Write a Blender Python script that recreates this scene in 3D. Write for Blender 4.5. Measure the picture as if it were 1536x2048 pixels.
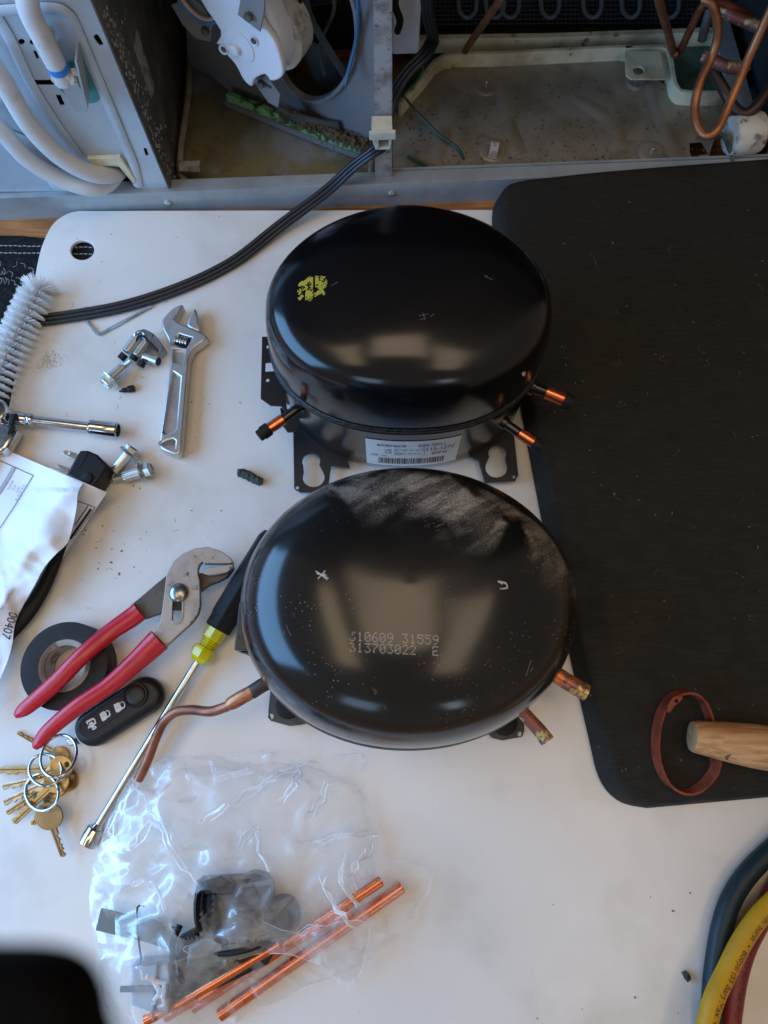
import bpy, bmesh, math, random
from mathutils import Vector, Matrix, noise
R = math.radians
random.seed(7)
scene = bpy.context.scene
for o in list(bpy.data.objects): bpy.data.objects.remove(o)
COL = scene.collection

# ---------------------------------------------------------------- camera
FPX = 1450.0; TILT = R(16.5); CAMH = 0.55
cam = bpy.data.cameras.new('camera'); camo = bpy.data.objects.new('camera', cam); COL.objects.link(camo)
camo.location = (0, 0, CAMH); camo.rotation_euler = (TILT, 0, 0)
cam.sensor_fit = 'VERTICAL'; cam.sensor_height = 36.0; cam.lens = 36.0*FPX/2048
cam.clip_start = 0.01; cam.clip_end = 50
cam.dof.use_dof = True; cam.dof.focus_distance = 0.50; cam.dof.aperture_fstop = (cam.lens/1000)/0.0022
scene.camera = camo
scene.render.resolution_x = 768; scene.render.resolution_y = 1024

# ---------------------------------------------------------------- world and lamps
w = bpy.data.worlds.new('World'); scene.world = w; w.use_nodes = True
bg = w.node_tree.nodes['Background']; bg.inputs[0].default_value = (1.0, 0.86, 0.70, 1); bg.inputs[1].default_value = 0.21
def lamp(name, loc, target, sx, sy, power, col):
    l = bpy.data.lights.new(name, 'AREA'); l.shape = 'RECTANGLE'; l.size = sx; l.size_y = sy
    l.energy = power; l.color = col
    o = bpy.data.objects.new(name, l); COL.objects.link(o); o.location = loc
    d = Vector(target)-Vector(loc); o.rotation_euler = d.to_track_quat('-Z', 'Y').to_euler()
    return o
lamp('window_light', (-0.95, 0.16, 0.44), (-0.25, 0.18, 0), 1.3, 0.6, 18, (0.22, 0.52, 1.0))
lamp('window_light', (-0.50, -1.30, 0.72), (-0.1, 0.2, 0), 0.42, 0.40, 1.6, (0.42, 0.66, 1.0))
lamp('window_light', (0.62, -1.45, 0.85), (0, 0.2, 0), 0.2, 0.4, 0.9, (0.70, 0.82, 1.0))
lamp('ceiling_light', (-0.05, 0.22, 2.35), (-0.05, 0.22, 0), 0.9, 0.9, 7, (1.0, 0.76, 0.50))
lamp('ceiling_light', (0.80, -0.40, 2.35), (0.80, -0.40, 0), 0.5, 1.3, 5, (1.0, 0.76, 0.52))
lamp('ceiling_light', (-0.95, -0.25, 2.3), (-0.95, -0.2, 0), 0.4, 1.2, 4.5, (1.0, 0.74, 0.44))
scene.view_settings.view_transform = 'Standard'; scene.view_settings.look = 'None'
scene.view_settings.exposure = 0.18; scene.view_settings.gamma = 1.0
scene.render.engine = 'CYCLES'; scene.cycles.transparent_max_bounces = 24

# ---------------------------------------------------------------- pixel helpers (photo pixels, real distances)
CF = Vector((0, math.sin(TILT), -math.cos(TILT))); CU = Vector((0, math.cos(TILT), math.sin(TILT))); CR = Vector((1, 0, 0))
CO = Vector((0, 0, CAMH))
def ray(px, py): return CR*((px-768)/FPX) + CU*((1024-py)/FPX) + CF
def P(px, py, z=0.0):
    r = ray(px, py); return CO + r*((z-CAMH)/r.z)
def onplane(px, py, o, n):
    r = ray(px, py); return CO + r*((o-CO).dot(n)/r.dot(n))
def SC(px, py, z=0.0): return (P(px+1, py, z)-P(px, py, z)).length
FO = Vector((0, 0.4613, 0)); YAW = R(2.6)
FU = Vector((math.cos(YAW), math.sin(YAW), 0)); FW = Vector((-math.sin(YAW), math.cos(YAW), 0)); UP = Vector((0, 0, 1))
def F(u, d, z): return FO + FU*u + FW*d + UP*z
def FP(px, py, d=0.0): return onplane(px, py, FO+FW*d, FW)
def funv(p): q = p-FO; return q.dot(FU), q.dot(FW), p.z

# ---------------------------------------------------------------- materials
MATS = {}
def mat(name, c, rough=0.5, metal=0.0, c2=None, scale=30, amt=1.0, lo=0.45, hi=0.65, bump=0.0, bscale=200, rvar=0.0,
        coat=0.0, stretch=None, detail=6, c3=None, s3=8, lo3=.55, hi3=.7, trans=0.0, spec=0.5, wave=None, aniso=0.0):
    if name in MATS: return MATS[name]
    m = bpy.data.materials.new(name); m.use_nodes = True; nt = m.node_tree; N = nt.nodes; L = nt.links
    b = N['Principled BSDF']
    b.inputs['Base Color'].default_value = (*c, 1); b.inputs['Roughness'].default_value = rough
    b.inputs['Metallic'].default_value = metal; b.inputs['Coat Weight'].default_value = coat; b.inputs['Coat Roughness'].default_value = rough
    b.inputs['Transmission Weight'].default_value = trans
    b.inputs['Specular IOR Level'].default_value = spec
    tc = N.new('ShaderNodeTexCoord'); src = tc.outputs['Object']
    if stretch:
        mp = N.new('ShaderNodeMapping'); mp.inputs['Scale'].default_value = stretch
        L.new(src, mp.inputs[0]); src = mp.outputs[0]
    def nz(s, d=detail):
        n = N.new('ShaderNodeTexNoise'); n.inputs['Scale'].default_value = s; n.inputs['Detail'].default_value = d
        n.inputs['Roughness'].default_value = .6; L.new(src, n.inputs['Vector']); return n.outputs['Fac']
    def rampf(f, a, bb):
        r = N.new('ShaderNodeMapRange'); r.inputs['From Min'].default_value = a; r.inputs['From Max'].default_value = bb
        r.clamp = True; L.new(f, r.inputs['Value']); return r.outputs[0]
    colsock = None
    def mixc(a, bcol, f, amount=1.0):
        mx = N.new('ShaderNodeMix'); mx.data_type = 'RGBA'
        if amount != 1.0:
            mm = N.new('ShaderNodeMath'); mm.operation = 'MULTIPLY'; mm.inputs[1].default_value = amount
            L.new(f, mm.inputs[0]); f = mm.outputs[0]
        L.new(f, mx.inputs['Factor'])
        if isinstance(a, tuple): mx.inputs['A'].default_value = (*a, 1)
        else: L.new(a, mx.inputs['A'])
        mx.inputs['B'].default_value = (*bcol, 1)
        return mx.outputs['Result']
    f1 = None
    if c2:
        f1 = rampf(nz(scale), lo, hi); colsock = mixc(c, c2, f1, amt)
    if c3:
        f3 = rampf(nz(s3), lo3, hi3); colsock = mixc(colsock if colsock else c, c3, f3)
    if wave:
        wv = N.new('ShaderNodeTexNoise'); wv.inputs['Scale'].default_value = wave[1]; wv.inputs['Detail'].default_value = 3
        mp2 = N.new('ShaderNodeMapping'); mp2.inputs['Scale'].default_value = wave[2]
        L.new(tc.outputs['Object'], mp2.inputs[0]); L.new(mp2.outputs[0], wv.inputs['Vector'])
        colsock = mixc(colsock if colsock else c, wave[0], rampf(wv.outputs['Fac'], .4, .65), wave[3])
    if colsock: L.new(colsock, b.inputs['Base Color'])
    if rvar:
        ff = rampf(nz(scale*1.7+5), .3, .7)
        r = N.new('ShaderNodeMapRange'); r.inputs['To Min'].default_value = max(.02, rough-rvar); r.inputs['To Max'].default_value = min(1, rough+rvar)
        L.new(ff, r.inputs['Value']); L.new(r.outputs[0], b.inputs['Roughness'])
    if bump:
        bn = N.new('ShaderNodeBump'); bn.inputs['Strength'].default_value = min(1, bump); bn.inputs['Distance'].default_value = 0.001
        L.new(nz(bscale, 4), bn.inputs['Height']); L.new(bn.outputs[0], b.inputs['Normal'])
    MATS[name] = m; return m

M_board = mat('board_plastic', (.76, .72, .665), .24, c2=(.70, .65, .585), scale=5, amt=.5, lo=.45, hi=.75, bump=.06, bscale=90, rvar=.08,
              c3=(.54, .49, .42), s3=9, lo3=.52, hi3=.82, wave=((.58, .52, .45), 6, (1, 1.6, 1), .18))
M_mat = mat('mat_foam', (.016, .0155, .0135), .75, spec=.25, c2=(.023, .022, .019), scale=30, amt=.6, lo=.4, hi=.8, bump=.8, bscale=420, rvar=.12, c3=(.042, .038, .031), s3=120, lo3=.70, hi3=.78, wave=((.034, .031, .026), 20, (3, 30, 1), .35))
M_galv = mat('galvanised', (.42, .45, .46), .45, .35, c2=(.33, .35, .35), scale=22, rvar=.1, bump=.05, bscale=80, c3=(.30, .27, .22), s3=40, lo3=.66, hi3=.8)
M_galvL = mat('galvanised_panel', (.52, .59, .65), .42, .25, c2=(.43, .49, .53), scale=14, rvar=.1, bump=.05, bscale=60, c3=(.38, .34, .28), s3=30, lo3=.66, hi3=.82)
M_dusty = mat('dusty_steel', (.075, .072, .062), .7, .1, c2=(.15, .135, .11), scale=40, bump=.3, bscale=250, c3=(.24, .22, .19), s3=120, lo3=.66, hi3=.75)
M_shroud = mat('shroud_plastic', (.20, .205, .22), .6, c2=(.24, .22, .19), scale=30, bump=.25, bscale=300, c3=(.24, .22, .19), s3=160, lo3=.64, hi3=.74)
M_post = mat('post_steel', (.42, .41, .41), .6, .3, c2=(.20, .18, .15), scale=60, bump=.3, bscale=300, c3=(.10, .09, .07), s3=220, lo3=.6, hi3=.7)
M_base = mat('base_sheet', (.33, .30, .245), .42, .35, c2=(.20, .175, .13), scale=26, bump=.15, bscale=90, rvar=.12, c3=(.33, .27, .18), s3=12, lo3=.54, hi3=.8)
M_pan = mat('pan_water', (.22, .19, .10), .16, 0, c2=(.06, .06, .028), scale=22, bump=.05, bscale=30, rvar=.05, c3=(.27, .26, .25), s3=11, lo3=.52, hi3=.60)
M_panrim = mat('pan_rim', (.30, .26, .19), .6, c2=(.12, .09, .05), scale=60, bump=.2)
M_cream = mat('cream_plastic', (.80, .75, .54), .5, c2=(.42, .37, .24), scale=20, bump=.05, c3=(.16, .13, .06), s3=60, lo3=.62, hi3=.7)
M_creamw = mat('cream_clip', (.62, .60, .48), .45, c2=(.5, .47, .36), scale=60)
M_algae = mat('algae', (.07, .10, .02), .6, c2=(.05, .07, .02), scale=90, bump=.5, bscale=200, c3=(.012, .012, .008), s3=30, lo3=.45, hi3=.6)
M_teal = mat('teal_water', (.07, .18, .16), .3, c2=(.02, .045, .04), scale=40, bump=.1, c3=(.16, .22, .20), s3=60, lo3=.62, hi3=.75)
M_foam = mat('green_foam', (.18, .52, .18), .9, c2=(.42, .55, .30), scale=180, bump=1, bscale=400, c3=(.03, .06, .02), s3=90, lo3=.5, hi3=.6)
M_dark = mat('dark_interior', (.006, .006, .006), .7, c2=(.02, .02, .018), scale=30)
M_fridge = mat('fridge_back', (.022, .022, .023), .6)
M_cond = mat('condenser_wire', (.13, .15, .17), .4, .2)
M_whitepl = mat('white_plastic', (.74, .75, .80), .4, c2=(.62, .58, .52), scale=50, lo=.6, hi=.8, bump=.05)
M_dirtw = mat('dirty_white', (.55, .52, .46), .5, c2=(.30, .26, .20), scale=70, lo=.5, hi=.62, bump=.2, bscale=300)
M_tubew = mat('white_tube', (.66, .66, .65), .35, c2=(.50, .47, .42), scale=40, lo=.55, hi=.75)
M_blue = mat('blue_tape', (.03, .22, .62), .5)
M_valveg = mat('valve_green', (.05, .26, .24), .45, c2=(.03, .17, .17), scale=60)
M_newblk = mat('gloss_black', (.004, .004, .005), .17, coat=0, rvar=.03, scale=14, bump=.02, bscale=25)
M_shell = mat('gloss_black_shell', (.010, .010, .010), .22, coat=.2)
M_weld = mat('weld_black', (.012, .012, .011), .35, bump=1, bscale=500, c2=(.05, .05, .045), scale=260, lo=.6, hi=.72)
M_brk = mat('black_bracket', (.010, .010, .011), .42, bump=.05)
M_rubber = mat('black_rubber', (.012, .012, .012), .6, bump=.1, spec=.25)
M_cable = mat('cable_vinyl', (.016, .018, .022), .38, c2=(.03, .03, .033), scale=80, lo=.55, hi=.8)
M_cop = mat('copper_clean', (.80, .24, .10), .28, .9, c2=(.62, .15, .06), scale=90, bump=.08, rvar=.06)
M_copo = mat('copper_brown', (.36, .13, .07), .42, .7, c2=(.20, .065, .035), scale=50, bump=.1, rvar=.12)
M_copp = mat('copper_patina', (.30, .11, .085), .5, .5, c2=(.16, .10, .12), scale=60, c3=(.62, .50, .20), s3=110, lo3=.55, hi3=.62, bump=.3)
M_coppo = mat('copper_heated', (.80, .22, .04), .35, .5, c2=(.22, .10, .11), scale=70, lo=.40, hi=.5, c3=(.60, .42, .14), s3=120, lo3=.54, hi3=.6, bump=.4)
M_label = mat('label_paper', (.86, .83, .80), .5, c2=(.80, .76, .72), scale=30)
M_ink = mat('ink', (.02, .02, .022), .6)
M_grayink = mat('grey_ink', (.28, .28, .32), .6)
M_yel = mat('yellow_stamp', (.40, .34, .03), .45)
M_etch = mat('etched_dots', (.46, .40, .33), .5, .2)
M_chrome = mat('chrome', (.62, .63, .65), .14, 1.0, c2=(.50, .50, .50), scale=120, rvar=.05)
M_satin = mat('satin_steel', (.66, .67, .69), .33, .85, c2=(.56, .55, .53), scale=60, bump=.03, bscale=200, rvar=.05)
M_zinc = mat('zinc', (.66, .69, .67), .28, .8, c2=(.46, .46, .38), scale=60, rvar=.08)
M_plier = mat('plier_steel', (.40, .33, .27), .5, .35, c2=(.30, .24, .19), scale=60, bump=.1, bscale=300, c3=(.10, .065, .05), s3=170, lo3=.60, hi3=.70, rvar=.1)
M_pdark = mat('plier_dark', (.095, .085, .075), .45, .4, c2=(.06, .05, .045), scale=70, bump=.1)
M_red = mat('red_dip', (.52, .008, .022), .30, c2=(.34, .010, .02), scale=45, lo=.5, hi=.8, coat=.1, bump=.06, bscale=120, rvar=.08, c3=(.16, .03, .03), s3=190, lo3=.70, hi3=.76)
M_redd = mat('red_dip_dark', (.24, .006, .012), .3)
M_tape = mat('tape_black', (.016, .014, .013), .55, bump=.15, bscale=500, spec=.25, c2=(.024, .021, .02), scale=90, lo=.5, hi=.7)
M_card = mat('cardboard_core', (.17, .105, .07), .8, c2=(.34, .30, .26), scale=60, bump=.3, lo=.5, hi=.58)
M_coreg = mat('core_grey', (.46, .44, .42), .7, c2=(.25, .12, .07), scale=70, lo=.52, hi=.6, bump=.2)
M_fob = mat('fob_black', (.009, .009, .010), .42, spec=.35, bump=.12, bscale=900)
M_icon = mat('icon_white', (.72, .72, .76), .5)
M_brass = mat('brass', (.46, .31, .12), .32, .9, c2=(.30, .19, .07), scale=90, rvar=.1, bump=.08, bscale=300)
M_brassp = mat('brass_pale', (.62, .54, .40), .26, .9, c2=(.45, .35, .20), scale=90, rvar=.08)
M_paper = mat('paper', (.82, .82, .83), .7, c2=(.79, .78, .80), scale=12, bump=.08, bscale=60)
M_ygl = mat('yellow_acetate', (.74, .66, .005), .12, trans=.15, coat=.3)
M_grip = mat('rubber_grip', (.013, .013, .013), .6, bump=.35, bscale=500, spec=.25)
M_wood = mat('handle_wood', (.62, .36, .17), .42, c2=(.50, .25, .10), scale=30, wave=((.36, .15, .05), 26, (1.2, 14, 14), .75), bump=.08, c3=(.22, .12, .06), s3=70, lo3=.68, hi3=.74)
M_woodend = mat('handle_end_grain', (.44, .30, .16), .6, c2=(.30, .20, .10), scale=200, bump=.2)
M_leather = mat('leather', (.27, .060, .028), .6, spec=.3, c2=(.15, .035, .018), scale=90, bump=.6, bscale=250)
M_hosb = mat('hose_teal', (.008, .022, .027), .45, bump=.1, spec=.3, c2=(.02, .035, .04), scale=70, lo=.5, hi=.75)
M_hosy = mat('hose_yellow', (.52, .26, .004), .5, spec=.3, c2=(.42, .22, .01), scale=60, bump=.15, bscale=500)
M_hosr = mat('hose_red', (.20, .014, .020), .42, c2=(.14, .01, .015), scale=60, bump=.1)
M_floor = mat('floor_wood', (.46, .19, .055), .4, wave=((.20, .07, .02), 14, (2, 26, 2), .7), c2=(.28, .11, .035), scale=20, bump=.1)
M_cloth = mat('black_cloth', (.012, .012, .012), .95, spec=.1, c2=(.026, .026, .027), scale=250, bump=1, bscale=900)
M_thread = mat('white_thread', (.42, .42, .40), .8)
M_brist = mat('bristle_white', (.90, .89, .88), .4)
M_twist = mat('twisted_wire', (.38, .33, .30), .5, .5)
M_crumb = mat('green_crumb', (.018, .032, .018), .7, c2=(.05, .07, .05), scale=300, bump=1)
M_speck = mat('specks', (.15, .11, .08), .9)
M_flake = mat('cream_flakes', (.66, .62, .50), .7)
M_greenw = mat('green_wire', (.03, .16, .06), .45)
M_greend = mat('green_wire_dark', (.010, .06, .035), .45)
M_stick = mat('dull_sticker', (.34, .31, .29), .8, c2=(.15, .13, .12), scale=90)
M_greypl = mat('grey_plastic', (.40, .45, .50), .4, c2=(.34, .38, .42), scale=30)
M_olive = mat('olive_plastic', (.14, .14, .115), .45)
M_blkpl = mat('black_plastic', (.010, .010, .011), .4, spec=.3, bump=.05)
M_phone = mat('case_black', (.0015, .0015, .002), .8, spec=.1)
M_silv = mat('bright_bolt', (.62, .66, .68), .25, .9)

# dusty worn paint of the old dome
def old_dome_mat():
    m = bpy.data.materials.new('old_black_dusty'); m.use_nodes = True; nt = m.node_tree; N = nt.nodes; L = nt.links
    b = N['Principled BSDF']; tc = N.new('ShaderNodeTexCoord'); sep = N.new('ShaderNodeSeparateXYZ'); L.new(tc.outputs['Object'], sep.inputs[0])
    def noi(scale, det=5, stretch=None, rot=0, dist=0.0):
        n = N.new('ShaderNodeTexNoise'); n.inputs['Scale'].default_value = scale; n.inputs['Detail'].default_value = det
        n.inputs['Distortion'].default_value = dist
        mp = N.new('ShaderNodeMapping'); mp.inputs['Rotation'].default_value[2] = rot
        L.new(tc.outputs['Object'], mp.inputs[0]); s = mp.outputs[0]
        if stretch:
            m2 = N.new('ShaderNodeMapping'); m2.inputs['Scale'].default_value = stretch; L.new(s, m2.inputs[0]); s = m2.outputs[0]
        L.new(s, n.inputs['Vector']); return n.outputs['Fac']
    def mr(f, a, c, lo=0, hi=1):
        r = N.new('ShaderNodeMapRange'); r.interpolation_type = 'SMOOTHSTEP'
        r.inputs['From Min'].default_value = a; r.inputs['From Max'].default_value = c
        r.inputs['To Min'].default_value = lo; r.inputs['To Max'].default_value = hi; L.new(f, r.inputs['Value']); return r.outputs[0]
    def ma(op, a, c):
        x = N.new('ShaderNodeMath'); x.operation = op
        for i, v in enumerate((a, c)):
            if isinstance(v, (int, float)): x.inputs[i].default_value = v
            else: L.new(v, x.inputs[i])
        return x.outputs[0]
    patch = mr(noi(20, 5, dist=1.2), .44, .64)                       # wiped patches with soft outlines
    streak = mr(noi(26, 4, (1, 6, 1), R(-35)), .40, .55)            # wiping streaks
    fine = mr(noi(1300, 2), .42, .60)
    far = mr(ma('ADD', sep.outputs['Y'], ma('MULTIPLY', sep.outputs['X'], .35)), .022, .060)                          # dust lies on the far side of the lid
    dust = ma('MULTIPLY', ma('MULTIPLY', patch, far), ma('MULTIPLY_ADD', streak, .7) if False else ma('ADD', ma('MULTIPLY', streak, .65), .35))
    dust = ma('MULTIPLY', dust, ma('ADD', ma('MULTIPLY', fine, .6), .4))
    vor = N.new('ShaderNodeTexVoronoi'); vor.inputs['Scale'].default_value = 420; L.new(tc.outputs['Object'], vor.inputs['Vector'])
    spk = mr(vor.outputs['Distance'], .16, .10); spk = ma('MULTIPLY', spk, mr(noi(30, 4), .50, .66))
    refl_haze = ma('MULTIPLY', mr(noi(9, 5, dist=.5), .35, .75), .025)  # faint brown-grey veil: reflected room put into the lid's colour
    tot = N.new('ShaderNodeClamp'); L.new(ma('ADD', ma('ADD', ma('MULTIPLY', dust, .80), ma('MULTIPLY', spk, .55)), refl_haze), tot.inputs[0])
    mx = N.new('ShaderNodeMix'); mx.data_type = 'RGBA'; mx.inputs['A'].default_value = (.006, .006, .006, 1); mx.inputs['B'].default_value = (.48, .42, .35, 1)
    L.new(tot.outputs[0], mx.inputs['Factor']); L.new(mx.outputs['Result'], b.inputs['Base Color'])
    L.new(mr(tot.outputs[0], 0, .5, .17, .7), b.inputs['Roughness'])
    
    bn = N.new('ShaderNodeBump'); bn.inputs['Strength'].default_value = .03; bn.inputs['Distance'].default_value = .001
    L.new(noi(25, 3), bn.inputs['Height']); L.new(bn.outputs[0], b.inputs['Normal'])
    return m
M_old = old_dome_mat()
M_oldshell = mat('old_shell', (.016, .015, .014), .34, c2=(.06, .052, .042), scale=90, lo=.5, hi=.7, bump=.2)
M_oldfoot = mat('old_foot', (.075, .062, .048), .6, c2=(.045, .036, .028), scale=60, bump=.2)

# clear crumpled film
def film_mat(name, milk):
    m = bpy.data.materials.new(name); m.use_nodes = True; nt = m.node_tree; N = nt.nodes; L = nt.links
    for n in list(N):
        if n.type != 'OUTPUT_MATERIAL': N.remove(n)
    out = N['Material Output']
    tr = N.new('ShaderNodeBsdfTransparent'); tr.inputs[0].default_value = (1, 1, 1, 1)
    gl = N.new('ShaderNodeBsdfGlossy'); gl.inputs['Roughness'].default_value = .24; gl.inputs[0].default_value = (1, 1, 1, 1)
    df = N.new('ShaderNodeBsdfDiffuse'); df.inputs[0].default_value = (.95, .95, .95, 1)
    tl = N.new('ShaderNodeBsdfTranslucent'); tl.inputs[0].default_value = (.95, .95, .95, 1)
    a0 = N.new('ShaderNodeMixShader'); a0.inputs[0].default_value = .25; L.new(df.outputs[0], a0.inputs[1]); L.new(tl.outputs[0], a0.inputs[2])
    lw = N.new('ShaderNodeFresnel'); lw.inputs[0].default_value = 1.45
    tcn = N.new('ShaderNodeTexCoord'); nz = N.new('ShaderNodeTexNoise'); nz.inputs['Scale'].default_value = 60; nz.inputs['Detail'].default_value = 5; nz.inputs['Distortion'].default_value = 1.2
    L.new(tcn.outputs['Object'], nz.inputs['Vector'])
    mr = N.new('ShaderNodeMapRange'); mr.inputs['From Min'].default_value = .35; mr.inputs['From Max'].default_value = .75
    mr.inputs['To Min'].default_value = milk*.4; mr.inputs['To Max'].default_value = milk*1.8; L.new(nz.outputs['Fac'], mr.inputs['Value'])
    a1 = N.new('ShaderNodeMixShader'); L.new(mr.outputs[0], a1.inputs[0]); L.new(tr.outputs[0], a1.inputs[1]); L.new(a0.outputs[0], a1.inputs[2])
    mu = N.new('ShaderNodeMath'); mu.operation = 'MULTIPLY'; mu.inputs[1].default_value = 0.17; mu.use_clamp = True; L.new(lw.outputs[0], mu.inputs[0])
    a2 = N.new('ShaderNodeMixShader'); L.new(mu.outputs[0], a2.inputs[0]); L.new(a1.outputs[0], a2.inputs[1]); L.new(gl.outputs[0], a2.inputs[2])
    L.new(a2.outputs[0], out.inputs[0]); return m
M_film = film_mat('clear_film', .115)

# ---------------------------------------------------------------- geometry helpers: each returns (verts, faces)
def smooth_path(pts, k=6, closed=False):
    n = len(pts); out = []
    if n < 3: return list(pts)
    rng = n if closed else n-1
    for i in range(rng):
        g = lambda j: pts[j % n] if closed else pts[max(0, min(n-1, j))]
        p0, p1, p2, p3 = g(i-1), g(i), g(i+1), g(i+2)
        for s in range(k):
            t = s/k
            out.append(tuple(.5*((2*b)+(-a+c)*t+(2*a-5*b+4*c-d)*t*t+(-a+3*b-3*c+d)*t**3) for a, b, c, d in zip(p0, p1, p2, p3)))
    if not closed: out.append(tuple(pts[-1]))
    return out
def frames(pts, closed=False, up=None):
    n = len(pts); T = []
    for i in range(n):
        a = pts[(i-1) % n] if (closed or i > 0) else pts[0]; b = pts[(i+1) % n] if (closed or i < n-1) else pts[-1]
        T.append((b-a).normalized())
    fr = []
    ref = up if up else (Vector((0, 0, 1)) if abs(T[0].z) < .9 else Vector((1, 0, 0)))
    x = ref.cross(T[0]).normalized()
    for i in range(n):
        if up:
            x = up.cross(T[i]); x = x.normalized() if x.length > 1e-5 else fr[-1][0]
        else:
            x = (x - T[i]*x.dot(T[i])).normalized()
        fr.append((x, T[i].cross(x).normalized()))
    return fr
def g_sweep(pts, prof, closed=False, up=None, caps=True, rad=None, rate=None):
    pts = [Vector(p) for p in pts]; fr = frames(pts, closed, up); V = []; Fc = []; m = len(prof); n = len(pts)
    for i, p in enumerate(pts):
        x, y = fr[i]; k = rad[i] if rad else 1.0
        for a, b in prof: V.append(p + x*a*k + y*b*k)
    for i in range(n if closed else n-1):
        j = (i+1) % n
        for q in range(m): Fc.append((i*m+q, i*m+(q+1) % m, j*m+(q+1) % m, j*m+q))
    if caps and not closed:
        Fc.append(tuple(range(m-1, -1, -1))); Fc.append(tuple((n-1)*m+q for q in range(m)))
    return V, Fc
def circ(r, s=14): return [(r*math.cos(2*math.pi*i/s), r*math.sin(2*math.pi*i/s)) for i in range(s)]
def g_tube(pts, r, seg=14, k=6, closed=False, flat=1.0, up=None):
    pts = [Vector(p) for p in pts]
    if isinstance(r, (list, tuple)):
        c = smooth_path([(*p, q) for p, q in zip(pts, r)], k, closed); P3 = [Vector(q[:3]) for q in c]; rr = [q[3] for q in c]
    else:
        P3 = [Vector(q) for q in smooth_path([tuple(p) for p in pts], k, closed)]; rr = [r]*len(P3)
    prof = [(a, b*flat) for a, b in circ(1, seg)]
    if not closed and len(P3) > 1:    # rounded ends
        pass
    return g_sweep(P3, prof, closed, rad=rr, up=up)
def g_lathe(o, d, prof, seg=24, cap=True, hexa=False):
    o = Vector(o); d = Vector(d).normalized(); x = d.orthogonal().normalized(); y = d.cross(x)
    V = []; Fc = []
    for t, r in prof:
        for i in range(seg):
            a = 2*math.pi*i/seg; V.append(o + d*t + (x*math.cos(a)+y*math.sin(a))*max(r, 1e-6))
    for k in range(len(prof)-1):
        for i in range(seg):
            j = (i+1) % seg; Fc.append((k*seg+i, k*seg+j, (k+1)*seg+j, (k+1)*seg+i))
    if cap: Fc.append(tuple(range(seg-1, -1, -1))); Fc.append(tuple((len(prof)-1)*seg+i for i in range(seg)))
    return V, Fc
def g_box(c, x, y, z):
    c = Vector(c); x = Vector(x); y = Vector(y); z = Vector(z)
    V = [c+x*a+y*b+z*e for a in (-1, 1) for b in (-1, 1) for e in (-1, 1)]
    return V, [(0, 1, 3, 2), (4, 6, 7, 5), (0, 4, 5, 1), (2, 3, 7, 6), (0, 2, 6, 4), (1, 5, 7, 3)]
def fbox(u0, u1, d0, d1, z0, z1): return g_box(F((u0+u1)/2, (d0+d1)/2, (z0+z1)/2), FU*(u1-u0)/2, FW*(d1-d0)/2, UP*(z1-z0)/2)
def bar(a, b, wdt, h, up=UP):
    a = Vector(a); b = Vector(b); d = (b-a); y = up.cross(d).normalized(); zz = d.cross(y).normalized()
    return g_box((a+b)/2, d/2, y*wdt/2, zz*h/2)
def g_plate(out, n, th, holes=(), bevel=0.0):
    """solid plate: outline (world points lying on its top plane, normal n), with real holes and rounded edges"""
    n = Vector(n).normalized(); o = Vector(out[0]); e1 = (Vector(out[1])-o); e1 = (e1-n*e1.dot(n)).normalized(); e2 = n.cross(e1)
    cu = bpy.data.curves.new('tmp', 'CURVE'); cu.dimensions = '2D'; cu.fill_mode = 'BOTH'
    for lp in [out]+list(holes):
        sp = cu.splines.new('POLY'); sp.points.add(len(lp)-1)
        for i, p in enumerate(lp):
            q = Vector(p)-o; sp.points[i].co = (q.dot(e1), q.dot(e2), 0, 1)
        sp.use_cyclic_u = True
    cu.extrude = max(th/2-bevel, 1e-5); cu.bevel_depth = bevel; cu.bevel_resolution = 3; cu.offset = -bevel
    ob = bpy.data.objects.new('tmp', cu); COL.objects.link(ob)
    dg = bpy.context.evaluated_depsgraph_get(); me = bpy.data.meshes.new_from_object(ob.evaluated_get(dg))
    V = [o + e1*v.co.x + e2*v.co.y + n*(v.co.z-th/2) for v in me.vertices]; Fc = [tuple(p.vertices) for p in me.polygons]
    bpy.data.objects.remove(ob); bpy.data.curves.remove(cu); bpy.data.meshes.remove(me)
    return V, Fc
def pxpoly(pts, z, k=0): 
    if k: pts = smooth_path(pts, k, True)
    return [P(x, y, z) for x, y in pts]
def pl(pts, z, th, holes=(), bevel=0.0, k=0): 
    return g_plate(pxpoly(pts, z, k), UP, th, [pxpoly(h, z) for h in holes], bevel)
def ell(cx, cy, rx, ry=None, n=24, rot=0):
    ry = ry or rx; return [(cx+rx*math.cos(a)*math.cos(rot)-ry*math.sin(a)*math.sin(rot), cy+rx*math.cos(a)*math.sin(rot)+ry*math.sin(a)*math.cos(rot)) for a in [2*math.pi*i/n for i in range(n)]]
def wcirc(c, r, n=UP, k=28):
    n = Vector(n).normalized(); x = n.orthogonal().normalized(); y = n.cross(x); c = Vector(c)
    return [c+(x*math.cos(2*math.pi*i/k)+y*math.sin(2*math.pi*i/k))*r for i in range(k)]
_tc = {}
def text2d(s, size):
    if s not in _tc:
        cu = bpy.data.curves.new('t', 'FONT'); cu.body = s; cu.size = 1; cu.resolution_u = 3
        ob = bpy.data.objects.new('t', cu); COL.objects.link(ob); dg = bpy.context.evaluated_depsgraph_get()
        me = bpy.data.meshes.new_from_object(ob.evaluated_get(dg))
        _tc[s] = ([(v.co.x, v.co.y) for v in me.vertices], [tuple(p.vertices) for p in me.polygons])
        bpy.data.objects.remove(ob); bpy.data.curves.remove(cu); bpy.data.meshes.remove(me)
    v, f = _tc[s]; return [(a*size, b*size) for a, b in v], f
def g_text(s, size, fn, wx=1.0):
    v, f = text2d(s, size); return [fn(a*wx, b) for a, b in v], f
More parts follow.
